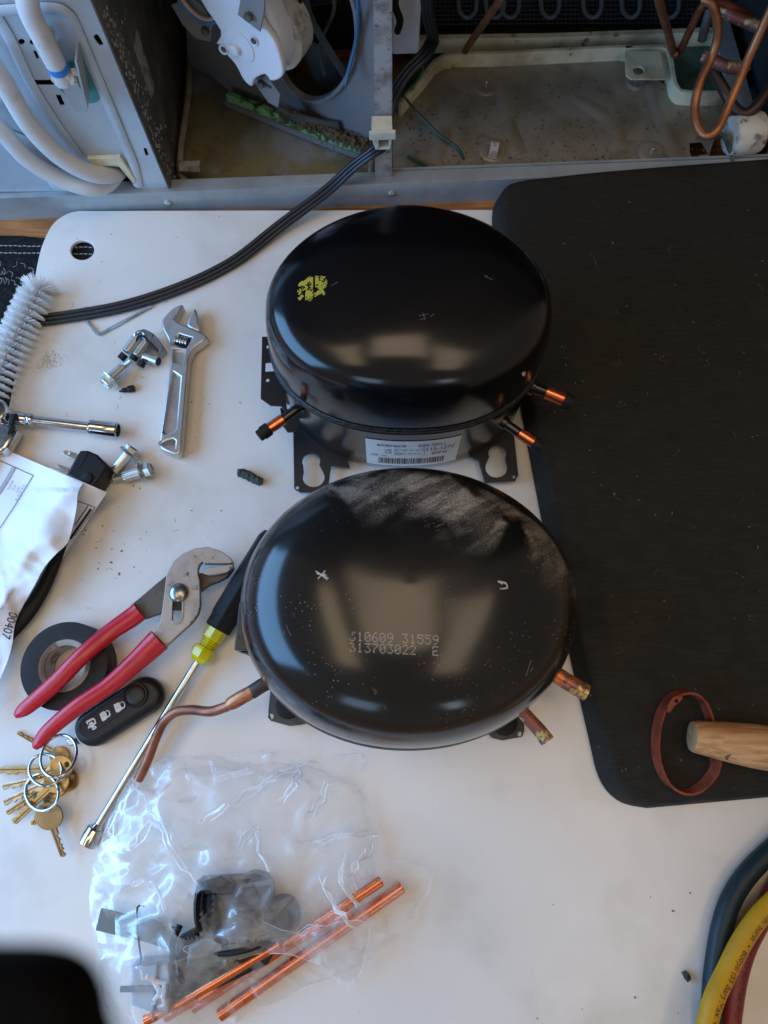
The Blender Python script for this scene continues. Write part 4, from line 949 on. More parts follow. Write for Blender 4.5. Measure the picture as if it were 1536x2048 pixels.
def pline(ob, pts, wpx, n=14):
    V = []; Fc = []
    for a, b in zip(pts[:-1], pts[1:]):
        d = Vector((b[0]-a[0], b[1]-a[1])); L0 = d.length; nrm = Vector((-d.y, d.x))/L0*wpx/2; m = max(2, int(L0/8)); bb = len(V)
        for i in range(m+1):
            t = i/m
            for s in (-1, 1): V.append(on_sheet(ob, a[0]+d.x*t+nrm.x*s, a[1]+d.y*t+nrm.y*s))
        for i in range(m): Fc.append((bb+2*i, bb+2*i+1, bb+2*i+3, bb+2*i+2))
    return V, Fc
def ptext(ob, s, x, y, ang, size, wx=1.0):
    ca, sa = math.cos(ang), math.sin(ang)
    return g_text(s, size, lambda a, b: on_sheet(ob, x+a*ca+b*sa, y+a*sa-b*ca), wx)
obj('printed_frame', [pline(su, [(-5, 919), (66, 951), (30, 1010), (-8, 1068)], 1.3), pline(su, [(-8, 1010), (30, 1188)], .01)], M_ink, su, flat=True)
obj('printed_bar', [pline(su, [(28, 934), (12, 962), (-6, 990)], 7)], mat('light_grey_ink', (.42, .42, .47), .7), su, flat=True)
ta = R(-62)
obj('printed_text', [ptext(su, 'L7R', 12, 970, ta, 6), ptext(su, 'Normal', 17, 980, ta, 6.5), ptext(su, '10 A', 26, 982, ta, 6.5), ptext(su, 'Low', 34, 985, ta, 6.5), ptext(su, '5L 1E 5A 1E A', 33, 1002, ta, 6), ptext(su, 'INFORMATION', 3, 1222, R(-58), 7.5)], M_grayink, su, flat=True)
obj('printed_number', [ptext(su, '00407', 19, 1222, R(108), 26, .85)], M_ink, su, flat=True)
obj('printed_frame', [pline(sl, [(153, 1001), (190, 1015), (150, 1072)], 1.3), pline(sl, [(182, 1018), (140, 1078)], 5), pline(sl, [(176, 1012), (150, 1050)], 2)], M_ink, sl, flat=True)
# thick black cable under the papers
tag(obj('black_cable', g_tube([P(128, 1085, .005), P(108, 1130, .006), P(84, 1180, .006), P(55, 1225, .006), P(22, 1262, .006), P(-20, 1300, .006)], [.003, .0045, .0055, .006, .006, .006], 14, 6, flat=.7, up=UP), M_rubber),
    'thick black cable curving out from under the papers', 'cable')

# groove-joint pliers
tpl = thing('pliers', 'groove-joint pliers with red dipped handles lying over the tape roll', 'pliers', P(330, 1240, 0))
zq = lambda pts: [(280+x*.1302, 1080+y*.1302) for x, y in pts]
PT = .026
teeth = []
for i in range(11): teeth += [(1395-i*38, 345), (1376-i*38, 372)]
upj = zq([(400, 1625), (190, 1430), (255, 1340), (310, 1240), (335, 1100), (350, 980), (375, 780), (400, 560), (435, 460), (520, 320), (650, 210), (850, 125), (1050, 105), (1250, 170), (1380, 265), (1425, 330), (1428, 352)]+teeth+[(960, 330), (915, 370), (885, 450), (892, 540), (915, 620), (922, 1000), (895, 1120), (820, 1245), (650, 1400)])
slot = zq([(492, 930), (650, 930), (640, 1180), (600, 1250), (540, 1270), (482, 1230)])
loj = zq([(-150, 1000), (0, 885), (200, 710), (410, 540), (600, 520), (900, 520), (1000, 470), (1100, 420), (1420, 372), (1432, 440), (1340, 560), (1200, 640), (1060, 690), (920, 790), (620, 960), (480, 1060), (320, 1120), (90, 1200), (-30, 1230)])
obj('upper_jaw', g_plate(pxpoly(upj, PT), UP, .0055, [pxpoly(slot, PT)], .0006), M_plier, tpl)
obj('lower_jaw', g_plate(pxpoly(loj, PT-.0062), UP, .0055, bevel=.0006), M_pdark, tpl)
obj('jaw_face', g_plate(pxpoly(zq([(930, 500), (950, 465), (1000, 432), (1100, 418), (1250, 392), (1420, 368), (1428, 430), (1330, 500), (1180, 530), (1050, 540)]), PT-.001), UP, .0052, bevel=.0006), M_plier, tpl)
sl_ = zq([(470, 930), (672, 930), (662, 1200), (612, 1285), (540, 1300), (455, 1250)])
obj('slot_rib', g_plate(pxpoly(sl_, PT+.0005), UP, .001, [pxpoly(slot, PT+.0005)], .0002), M_plier, tpl)
rv = P(357.5, 1186, PT)
obj('rivet', g_lathe(rv, UP, [(-.004, .0070), (0, .0073), (.0014, .0068), (.0026, .0052), (.0033, .0028), (.0035, .0001)], 36), mat('rivet_steel', (.30, .31, .31), .25, .9, c2=(.40, .32, .25), scale=60), tpl, ang=70)
obj('slot_bolt', g_box(P(355, 1211, PT-.003), (.0033, 0, 0), (0, .0035, 0), (0, 0, .002)), M_blkpl, tpl)
kz = lambda x, y, z, r: (P(x, y, z), r*SC(x, y, z))
def grip(pts, label=None):
    pp = [P(x, y, z) for x, y, z, r in pts]; rs = [r*SC(x, y, z) for x, y, z, r in pts]
    return g_tube(pp, rs, 20, 6, flat=.72, up=UP)
obj('grip', grip([(280, 1222, .0205, 20), (262, 1236, .0205, 20), (217, 1267, .0225, 18), (162, 1314, .0265, 18), (112, 1365, .0265, 18), (61, 1409, .025, 16), (42, 1423, .0245, 13), (31, 1432, .024, 6)]), M_red, tpl)
obj('grip', grip([(319, 1279, .0235, 25), (300, 1297, .0235, 24), (271, 1324, .0245, 21), (217, 1372, .0265, 18), (152, 1416, .0285, 17.5), (101, 1458, .028, 16), (78, 1484, .027, 13), (70, 1497, .0265, 6)]), M_red, tpl)

# tape roll
tt = thing('tape_roll', 'roll of black electrical tape under the left red plier handle', 'tape', P(128, 1331, 0))
tcn = P(128, 1331, .019); tcx = Vector((tcn.x, tcn.y, 0)); kt = SC(128, 1331, .019)
obj('tape', g_lathe(tcx, UP, [(.0005, 52*kt), (.0005, 86*kt), (.001, 87.5*kt), (.0182, 87.5*kt), (.019, 86.5*kt), (.0192, 70*kt), (.0190, 52*kt), (.0005, 52*kt)], 64, cap=False), M_tape, tt, ang=50)
obj('core', g_lathe(tcx, UP, [(.0003, 41*kt), (.0003, 52*kt), (.0188, 52*kt), (.0188, 48*kt), (.0178, 43*kt), (.0175, 41*kt), (.0003, 41*kt)], 56, cap=False), M_card, tt, ang=50)
obj('core_lining', g_lathe(tcx, UP, [(.001, 40.8*kt), (.016, 40.8*kt), (.016, 40*kt), (.001, 40*kt), (.001, 40.8*kt)], 56, cap=False), M_coreg, tt, ang=50)

# nut driver
tn2 = thing('nut_driver', 'nut driver with yellow collar and black rubber grip against the old compressor', 'nut driver', P(300, 1480, 0))
A = P(173, 1690, .0065); B = P(505, 1143, .0125); ax = (B-A); 
def tpos(px, py): return (P(px, py, .010)-A).dot(ax.normalized())
def rr_(r): return r*.000372
t1, t2, t3, t4, t5, t6 = tpos(192, 1659), tpos(402, 1322), tpos(416, 1296), tpos(428, 1276), tpos(441, 1256), tpos(500, 1150)
obj('socket', g_lathe(A, ax, [(0, rr_(15)), (.0006, rr_(17)), (t1-.0008, rr_(17)), (t1, rr_(15.5)), (t1+.0003, rr_(11)), (t1+.003, rr_(8))], 28), M_chrome, tn2)
obj('socket_bore', g_lathe(A, ax, [(-.0002, rr_(13)), (-.0001, rr_(12.5))], 6), M_blkpl, tn2)
obj('shaft', g_lathe(A, ax, [(t1, rr_(8)), (t2+.004, rr_(8))], 24), M_chrome, tn2)
cs = []
for (t, r) in [(t2-.002, 10), (t2-.001, 16), (t2+.002, 23), (t2+.006, 24.5), (t2+.010, 22), (t3, 17), (t3+.001, 15), (t3+.0018, 18), (t3+.0028, 15.5), (t3+.0036, 18.5), (t3+.0046, 16), (t3+.0054, 19), (t3+.0062, 17), (t3+.0075, 21), (t5+.002, 22.5)]: cs.append((t, rr_(r)))
obj('collar', g_lathe(A, ax, cs, 8), M_ygl, tn2, ang=20)
obj('rubber_grip', g_lathe(A, ax, [(t5-.002, rr_(24)), (t5-.001, rr_(27.5)), (t5+.007, rr_(27.5)), (t5+.0075, rr_(29)), (t5+.010, rr_(29.5)), (t5+.03, rr_(30)), (t6+.03, rr_(29)), (t6+.035, rr_(24))], 8), M_grip, tn2, ang=20, bevel=.0012)

# car key fob
tf = thing('key_fob', 'black car key fob with three button symbols under the pliers', 'key fob', P(232, 1425, 0))
ZK = .0165
def cap2(x0, y0, x1, y1, r, n=14):
    a = math.atan2(y1-y0, x1-x0); out = []
    for i in range(n+1): t = a+math.pi/2+math.pi*i/n; out.append((x0+r*math.cos(t), y0+r*math.sin(t)))
    for i in range(n+1): t = a-math.pi/2+math.pi*i/n; out.append((x1+r*math.cos(t), y1+r*math.sin(t)))
    return out
obj('shell', [g_plate(pxpoly(cap2(181, 1457, 288, 1388, 36), ZK-.0004), UP, .0125, bevel=.0048)], M_fob, tf, ang=50)
obj('lower_shell', [g_plate(pxpoly(cap2(184, 1457, 289, 1391, 36), .008), UP, .0075, bevel=.002)], M_fob, tf, ang=50)
obj('button_pad', g_plate(pxpoly(cap2(181, 1448, 236, 1410, 17.5), ZK), UP, .002, bevel=.0006), mat('pad_black', (.007, .007, .009), .55, bump=.3, bscale=900), tf)
obj('release_ring', g_lathe(P(272, 1390, ZK-.001), UP, [(0, 25*kt), (.0012, 25*kt), (.0020, 23.5*kt), (.0020, 22*kt), (.0010, 20.5*kt), (.0010, 19*kt)], 40, cap=False), M_fob, tf, ang=50)
obj('release_button', g_lathe(P(272, 1390, ZK-.001), UP, [(0, 19.5*kt), (.0014, 19.2*kt), (.0020, 17.5*kt), (.0022, 10*kt), (.0022, .0001)], 36, cap=False), mat('button_black', (.016, .015, .014), .5), tf, ang=50)
zo_ = lambda pts: [(130+x*.1367, 1350+y*.1367) for x, y in pts]
def ic(pts, holes=()): return g_plate(pxpoly(zo_(pts), ZK+.0005), UP, .0004, [pxpoly(zo_(h), ZK+.0005) for h in holes])
obj('symbol', [ic([(708, 435), (780, 400), (800, 410), (840, 385), (868, 400), (882, 450), (868, 480), (835, 500), (810, 525), (765, 550), (745, 540)], [[(800, 420), (840, 395), (862, 410), (868, 450), (855, 468), (828, 478)], [(755, 478), (790, 460), (791, 466), (757, 484)]])], M_icon, tf, flat=True, label='closed padlock symbol')
obj('symbol', [ic([(503, 572), (530, 550), (560, 530), (590, 535), (615, 510), (650, 525), (668, 580), (655, 605), (625, 620), (600, 650), (555, 678), (540, 668)], [[(595, 540), (622, 525), (640, 535), (645, 585), (620, 605)], [(550, 602), (585, 585), (587, 591), (552, 608)]])], M_icon, tf, flat=True, label='padlock symbol in the middle')
obj('symbol', [ic([(300, 690), (325, 665), (410, 625), (440, 645), (458, 700), (440, 725), (412, 730), (460, 755), (460, 775), (420, 805), (400, 800), (385, 760), (345, 785), (335, 775), (345, 740)], [[(330, 700), (405, 655), (425, 665), (430, 700), (412, 705), (395, 680), (355, 700), (358, 745), (350, 745)], [(405, 775), (430, 765), (440, 770), (412, 788)]])], M_icon, tf, flat=True, label='car boot symbol')
obj('pad_groove', [g_plate(pxpoly(zo_([(455, 600), (462, 595), (540, 740), (533, 745)]), ZK+.0002), UP, .0003), g_plate(pxpoly(zo_([(680, 480), (687, 476), (745, 600), (738, 604)]), ZK+.0002), UP, .0003)], M_ink, tf, flat=True)
obj('ring_lug', g_plate(pxpoly([(130, 1480), (150, 1476), (156, 1488), (140, 1492)], .008), UP, .004, bevel=.001), M_satin, tf)

# keys and rings
def key(label, hx, hy, tx, ty, r, z, m, bw=9, tooth=1, hole=(0, 0), tilt=0.0):
    t = thing('key', label, 'key', P(hx, hy, 0), 'house keys on the rings')
    H = Vector((hx, hy)); T_ = Vector((tx, ty)); d = (T_-H).normalized(); s = Vector((-d.y, d.x))*tooth; L0 = (T_-H).length
    head = []
    for i in range(22):
        a = math.pi*.13+ (2*math.pi-.26*math.pi)*i/21; head.append(H+d*r*math.cos(a)+s*r*math.sin(a)*1.0)
    bl = []; n = 9; b0 = r*.95; w2 = bw/2
    for i in range(n+1):
        u = b0+(L0-b0-3)*i/n; q = w2*(.95 if i < 2 else (.2+.75*((i*37 % 5)/4)))
        bl.append(H+d*u+s*(-q)); 
        if 1 < i < n: bl.append(H+d*(u+(L0-b0)/n*.45)+s*(-w2*(.1+.8*((i*53 % 7)/6))))
    tip = [H+d*L0]; top = [H+d*(L0-3)+s*w2, H+d*b0+s*w2]
    out = head[:] ; seq = [(p.x, p.y) for p in head]+[(p.x, p.y) for p in bl]+[(p.x, p.y) for p in tip+top]
    hl = ell(hx-d.x*r*.55+hole[0], hy-d.y*r*.55+hole[1], 5.5)
    obj('blank', g_plate(pxpoly(seq, z), UP, .0020, [pxpoly(hl, z)], .00025), m, t)
    g1 = H+d*(r*.9)+s*w2*.35; g2 = H+d*(L0-4)+s*w2*.35
    obj('groove', bar(P(g1.x, g1.y, z+.0001), P(g2.x, g2.y, z+.0001), .0006, .0003), mat('groove_dark', (.07, .045, .02), .5), t, flat=True)
key('brass key poking out at the upper left from under the red plier tip', 118, 1512, 33, 1464, 20, .0025, M_brass, 9, -1)
key('brass key pointing straight left to the photo edge', 118, 1540, -12, 1543, 24, .0050, M_brass, 17, 1)
key('pale key angled slightly down left, below the one pointing straight left', 112, 1552, 3, 1576, 24, .0072, M_brassp, 15, 1)
key('pale brass key third down in the fan, tip at the left edge', 110, 1560, 6, 1608, 24, .0094, M_brassp, 16, 1)
key('brass key lying steepest in the fan, tip pointing down left', 112, 1562, 24, 1645, 25, .0116, M_brass, 16, -1)
key('brass key mostly hidden behind the lowest key', 108, 1572, 62, 1650, 24, .0030, M_brass, 11, -1)
key('lowest brass key with a round brown head, pointing down right', 97, 1633, 127, 1714, 28, .0105, mat('brass_brown', (.27, .17, .07), .42, .8, c2=(.36, .24, .10), scale=60, rvar=.08, bump=.05), 13, 1)
key('brass key head lying on top of the stack inside the rings', 122, 1534, 60, 1560, 23, .0140, M_brass, 10, 1)
kr = 'key rings'
key('brass key with its blade in the gap between the two lowest fan keys', 110, 1566, 12, 1628, 22, .0042, M_brass, 12, 1)
key('brass key head sticking out on the right side of the key stack', 132, 1560, 70, 1590, 24, .0016, M_brass, 12, 1)
def ring(label, cx, cy, rx, ry, rot, z0, z1, r=.0011):
    pts = []
    for i in range(40):
        a = 2*math.pi*i/40; x = cx+rx*math.cos(a)*math.cos(rot)-ry*math.sin(a)*math.sin(rot); y = cy+rx*math.cos(a)*math.sin(rot)+ry*math.sin(a)*math.cos(rot)
        t = .5+.5*math.cos(a-1.2); pts.append(P(x, y, z0+(z1-z0)*t))
    tag(obj('key_ring', g_tube(pts, r, 10, 1, closed=True), M_chrome), label, 'key ring', kr)
ring('steel key ring joined to the black key fob', 117, 1512, 34, 44, .45, .008, .024)
ring('middle steel key ring of the three, lying across the key heads', 91, 1540, 33, 32, .3, .010, .020)
ring('lowest steel key ring, holding the round-headed brass key', 84, 1585, 33, 37, -.2, .008, .019)

# bottle brush
tb2 = thing('bottle_brush', 'white bristle bottle brush with twisted wire core at the left edge', 'brush', P(20, 700, 0))
ba = P(78, 575, .012); bb2 = P(-75, 900, .012); bd = (bb2-ba).normalized()
obj('wire_core', [g_tube([ba+bd*(t*.0009)+(Vector((math.cos(t*.9+ph), 0, math.sin(t*.9+ph))))*.0016 for t in range(0, 130)], .0012, 6, 1) for ph in (0, math.pi)], M_twist, tb2)
br = []; ex = bd.orthogonal().normalized(); ey = bd.cross(ex); Lc = (bb2-ba).length; ntuft = 58
rbr = .0146
pitch = .0062; per = 40
for i in range(int(Lc/pitch*per)):
    a = 2*math.pi*i/per; t = pitch*i/per
    for j in range(7):
        aa = a+random.gauss(0, .05); e = ex*math.cos(aa)+ey*math.sin(aa); lean = random.gauss(0, .0003)
        p0 = ba+bd*(t+random.gauss(0, .00015)); ln = rbr*random.uniform(.88, 1.05)
        p1 = p0+e*ln+bd*(lean-.0012)
        if t < .008: p1 = p1-bd*random.uniform(.002, .008)
        if p1.z < .0008: p1.z = .0008
        x = e.cross(bd)*.00026; y = bd*.00020
        b = [p0+x, p0-x*.5+y, p0-x*.5-y, p1+x*.8, p1-x*.4+y*.8, p1-x*.4-y*.8]
        br.append((b, [(0, 1, 4, 3), (1, 2, 5, 4), (2, 0, 3, 5), (3, 4, 5)]))
obj('bristles', br, M_brist, tb2, kind='stuff', flat=True)

# green crumb and specks
V, Fc = g_tube([P(476, 945, .003), P(490, 948, .0035), P(508, 957, .0035), P(524, 965, .003)], [.0030, .0036, .0036, .003], 14, 6)
V = [v+Vector((noise.noise(v*600), noise.noise(v*600+Vector((9, 0, 0))), noise.noise(v*700)))*.0013 for v in V]
tag(obj('debris_piece', (V, Fc), M_crumb, ang=25), 'small dark green crumbly piece between wrench and compressor foot', 'debris')
V, Fc = g_tube([P(1368, 1944, .0015), P(1373, 1952, .0018), P(1378, 1960, .0015)], [.0016, .002, .0015], 10, 4)
V = [v+Vector((noise.noise(v*900), noise.noise(v*900+Vector((9, 0, 0))), noise.noise(v*900)))*.0008 for v in V]
tag(obj('debris_piece', (V, Fc), M_crumb, ang=25), 'tiny dark green piece left of the yellow hose', 'debris')
sp = []
def speck(x, y, s):
    p = P(x, y, s*.4); a = random.uniform(0, 3); e = Vector((math.cos(a), math.sin(a), 0)); f = Vector((-e.y, e.x, 0))
    V, Fc = g_box(p, e*s*random.uniform(.5, 1.6), f*s*random.uniform(.3, .8), UP*s*.4); sp.append((V, Fc))
for c in ((175, 1060, 14, 12), (235, 1110, 40, 22), (225, 1160, 30, 20), (390, 820, 30, 40), (250, 950, 40, 40), (270, 1130, 30, 60), (420, 1000, 80, 60), (230, 560, 60, 40), (440, 480, 120, 30)):
    for i in range(7): speck(random.gauss(c[0], c[2]), random.gauss(c[1], c[3]), random.uniform(.0002, .0006))
for i in range(70):
    x, y = random.uniform(120, 1500), random.uniform(440, 2040); speck(x, y, random.uniform(.00012, .0004))
for x, y in ((205, 1052), (192, 1096), (222, 1125), (243, 1102), (238, 1148), (383, 804), (480, 805), (1346, 1822), (1380, 1786), (1270, 1995)): speck(x, y, .0007)
for i in range(26):
    x, y = random.uniform(130, 480), random.uniform(450, 1250); a = random.uniform(0, 3.1); q = [P(x, y, .0003), P(x+5*math.cos(a), y+5*math.sin(a), .0004), P(x+9*math.cos(a+.4), y+9*math.sin(a+.4), .0003)]
    sp.append(g_tube(q, .0001, 4, 2))
s_ = obj('dirt_specks', sp, M_speck, kind='stuff', flat=True); s_['label'] = 'dark specks and fibres of dirt scattered on the white board'; s_['category'] = 'dirt'
fl = []
for i in range(160):
    x, y = random.gauss(97, 13), random.gauss(722, 10); s = random.uniform(.0003, .0010)
    x += (722-y)*.3; a = random.uniform(0, 3); e = Vector((math.cos(a), math.sin(a), 0)); f = Vector((-e.y, e.x, 0))
    fl.append(g_box(P(x, y, .0003), e*s, f*s*.4, UP*.0002))
s_ = obj('cream_flakes', fl, M_flake, kind='stuff', flat=True); s_['label'] = 'patch of pale cream flakes on the board beside the brush'; s_['category'] = 'dirt'

# wooden handle with leather loop on the mat
th_ = thing('wooden_handle', 'turned pale wooden tool handle lying on the black mat at the right edge', 'handle', P(1450, 1490, MZ))
zh = MZ+.0185; A = P(1382, 1472, zh); B = P(1640, 1513, zh+.002); kk = SC(1450, 1490, zh)
obj('wood_body', g_lathe(A, B-A, [(.0006, 29*kk), (.003, 31.5*kk), (.020, 38*kk), (.040, 43*kk), (.060, 44*kk), (.080, 41*kk), (.1, 37*kk)], 40), M_wood, th_, ang=60)
obj('butt_face', g_lathe(A, B-A, [(0, .0001), (-.0004, 12*kk), (.0002, 26*kk), (.0008, 29.2*kk)], 36, cap=False), M_woodend, th_, ang=60)
hd = Vector((.1, -.80, .60)).normalized(); hp = A+(B-A).normalized()*.0195
obj('strap_hole_disc', g_lathe(hp+hd*38.3*kk, hd, [(-.002, .0030), (.0002, .0030)], 20), mat('hole_shade', (.20, .11, .05), .7), th_)  # solid dark disc; the hole's shade is put into its colour
tl_ = thing('leather_loop', 'reddish brown leather loop threaded through the wooden handle', 'strap', P(1370, 1480, MZ))
lp = []
for x, y, z in smooth_path([(1429, 1500, .030), (1432, 1530, .036), (1420, 1555, .033), (1395, 1578, .030), (1368, 1584, .029), (1340, 1572, .028), (1322, 1545, .028), (1312, 1510, .028), (1312, 1468, .029), (1320, 1430, .030), (1335, 1402, .032), (1358, 1386, .033), (1384, 1386, .034), (1404, 1402, .035), (1415, 1425, .035), (1422, 1450, .033), (1425, 1475, .030)], 4, True):
    lp.append(P(x, y, z))
obj('strap', g_sweep(lp, [(-.0008, -.0042), (.0008, -.0042), (.0008, .0042), (-.0008, .0042)], closed=True, up=Vector((.25, -.3, 1)).normalized()), M_leather, tl_)
obj('strap_knot', g_plate(pxpoly(smooth_path([(1340, 1402), (1350, 1392), (1366, 1392), (1362, 1402), (1350, 1412), (1340, 1425), (1334, 1420)], 2, True), .0385), UP, .0016, [pxpoly(ell(1353, 1402, 4), .0385)], .0003), M_leather, tl_)

# hoses bottom right
hg = 'gauge hoses bundled in the lower right corner'
def hose(pts, r, m, label):
    pp = [P(*p) for p in pts]; o = obj('hose', g_tube(pp, r, 22, 8), m); tag(o, label, 'hose', hg); return o, pp
hose([(1640, 1610, .012), (1560, 1685, .010), (1505, 1737, .009), (1467, 1790, .009), (1445, 1850, .009), (1431, 1930, .009), (1425, 2000, .009), (1424, 2080, .009), (1425, 2160, .009)], .0069, M_hosb, 'dark teal gauge hose, leftmost of the three hoses')
ho_r, _ = hose([(1640, 1690, .009), (1560, 1768, .009), (1517, 1845, .009), (1490, 1900, .009), (1472, 1965, .009), (1460, 2048, .009), (1452, 2120, .009)], .0066, M_hosr, 'dark red gauge hose lying under the yellow one')
ypts = [(1640, 1725, .024), (1572, 1782, .024), (1521, 1830, .024), (1483, 1884, .023), (1454, 1942, .023), (1428, 1998, .025), (1411, 2060, .025), (1395, 2130, .025)]
ho_y, yp = hose(ypts, .0063, M_hosy, 'yellow gauge hose with black printing, lying on top')
def hosetext(ob, ctr, r, s, size, t0, side, m, ang0):
    C = [Vector(q) for q in smooth_path([tuple(p) for p in ctr], 24)]; cum = [0]
    for a, b in zip(C[:-1], C[1:]): cum.append(cum[-1]+(b-a).length)
    def f(a, b):
        d = t0+a; i = 0
        while i < len(cum)-2 and cum[i+1] < d: i += 1
        fr_ = (d-cum[i])/max(1e-9, cum[i+1]-cum[i]); p = C[i].lerp(C[i+1], fr_); t = (C[min(i+2, len(C)-1)]-C[max(0, i-1)]).normalized()
        sx = t.cross(UP).normalized(); up = sx.cross(t).normalized(); phi = ang0-b*side/r
        return p+(sx*math.sin(phi)+up*math.cos(phi))*(r+.0001)
    return obj('print', g_text(s, size, f, .95), m, ob, flat=True)
hosetext(ho_y, yp, .0063, '(310 Bar) Min. burst  \u2022  800psi (55 Bar) Max. w.p.', .0056, .027, 1, M_ink, -.02)
hosetext(ho_r, _, .0066, '(310 Bar) Min. burst  \u2022  800psi (55 Bar) Max. w.p.', .0052, .030, 1, M_ink, .10)

# ================================================================ PLASTIC BAG AND CONTENTS
gg = 'copper tubes in the clear bag'
def ctube(label, a, b, r, za, zb):
    A = P(*a, za); B = P(*b, zb); L_ = (B-A).length
    tag(obj('copper_tube', g_lathe(A, B-A, [(.0008, r*.82), (0, r*.85), (0, r), (L_-.0, r), (L_, r*.85), (L_-.004, r*.8)], 22, cap=False), M_cop), label, 'copper tube', gg)
ctube('longest loose copper tube, its right end poking out of the bag film', (804, 1774), (440, 2030), 11*.00037, .006, .0045)
ctube('copper tube second from the front in the bag', (762, 1762), (386, 2016), 9.5*.00037, .013, .0060)
ctube('copper tube reaching the bottom left of the bag', (700, 1822), (290, 2042), 9*.00037, .006, .012)
ctube('short copper tube lying behind the other tubes in the bag', (600, 1868), (400, 1998), 8*.00037, .012, .012)
ctube('copper tube running along the lower edge of the bundle in the bag', (640, 1850), (330, 2034), 9*.00037, .0125, .0050)
ctube('dull copper tube tucked against the black terminal box', (560, 1888), (352, 2012), 8.5*.00037, .0165, .0160)
ovl = thing('overload_protector', 'black round overload protector with a metal strap behind the relay in the bag', 'protector', P(510, 1775, 0))
obj('body', g_lathe(P(512, 1782, .002), UP, [(0, .012), (.001, .0135), (.014, .0135), (.016, .011), (.0165, .004), (.0165, .0001)], 30), mat('overload_black', (.012, .012, .013), .35), ovl)
obj('strap', g_plate(pxpoly([(470, 1772), (545, 1758), (548, 1768), (473, 1784)], .0196), UP, .001, bevel=.0002), M_olive, ovl)
harn = thing('wire_harness', 'short black wires curled between the parts in the bag', 'wires', P(450, 1880, 0))
for q in ([(400, 1850, .02), (440, 1880, .024), (500, 1875, .022), (560, 1850, .018), (590, 1830, .012)], [(390, 1870, .018), (430, 1905, .022), (490, 1900, .024), (545, 1880, .018)], [(360, 1850, .016), (345, 1890, .02), (352, 1940, .02), (380, 1980, .016)]):
    obj('wire', g_tube([P(*p) for p in q], .0021, 10, 6), M_blkpl, harn)
bgx = thing('start_relay', 'black plastic start relay inside the torn bag', 'relay', P(450, 1820, 0))
obj('housing', [g_plate(pxpoly([(393, 1762), (500, 1755), (520, 1800), (515, 1860), (400, 1870), (385, 1810)], .022), UP, .020, bevel=.002), g_plate(pxpoly([(400, 1765), (440, 1752), (470, 1770), (462, 1790), (410, 1790)], .028), UP, .006, bevel=.001)], M_blkpl, bgx)
obj('coil', g_lathe(P(395, 1825, .022), P(450, 1815, .022)-P(395, 1825, .022), [(0, .010), (.002, .0125), (.004, .0105), (.006, .0125), (.008, .0105), (.010, .0125), (.014, .0125), (.015, .011)], 28), M_blkpl, bgx)
tag(obj('rubber_bung', g_lathe(P(566, 1826, .002), Vector((.1, 0, 1)), [(0, .010), (.001, .012), (.012, .012), (.014, .010), (.013, .006), (.010, .005)], 28), M_rubber), 'round black rubber cap behind the relay in the bag', 'rubber bung')
tcv = thing('terminal_box', 'black plastic terminal box in the lower part of the bag', 'plastic box', P(430, 1920, 0))
obj('shell', g_plate(pxpoly([(352, 1880), (400, 1855), (560, 1890), (535, 1930), (400, 1995), (345, 1985)], .018), UP, .016, bevel=.002), M_blkpl, tcv)
obj('lid', g_plate(pxpoly([(375, 1892), (420, 1870), (520, 1893), (505, 1912), (400, 1945), (370, 1935)], .024), UP, .007, bevel=.003), M_olive, tcv)
tgr = thing('grey_clip', 'pale grey plastic box clip at the bottom left inside the bag', 'plastic clip', P(300, 1985, 0))
obj('box', g_plate(pxpoly([(262, 1932), (335, 1928), (340, 1950), (337, 2026), (300, 2024), (262, 2012)], .022), UP, .020, bevel=.0015), M_greypl, tgr)
obj('latch', [g_box(P(285, 1978, .0228), (.014, 0, 0), (0, .0016, 0), (0, 0, .0008)), g_box(P(310, 1982, .0228), (.0006, 0, 0), (0, .016, 0), (0, 0, .0006)), g_box(P(330, 1984, .0228), (.002, 0, 0), (0, .004, 0), (0, 0, .0012))], mat('grey_dark', (.22, .25, .28), .4), tgr)
tag(obj('flat_lever', g_sweep([P(x, y, z) for x, y, z in smooth_path([(198, 1838, .012), (240, 1848, .014), (300, 1862, .016), (352, 1880, .018)], 5)], [(-.0065, -.001), (.0065, -.001), (.0065, .001), (-.0065, .001)], up=UP), M_olive), 'grey olive plastic strip reaching the left side of the bag', 'plastic strip')
tag(obj('spring_wire', g_tube([P(290, 1812, .02), P(276, 1813, .021), P(274, 1830, .022), P(277, 1880, .024), P(282, 1920, .024), P(272, 1932, .024)], .0006, 8, 6), M_pdark), 'thin bent steel wire inside the left side of the bag', 'wire')

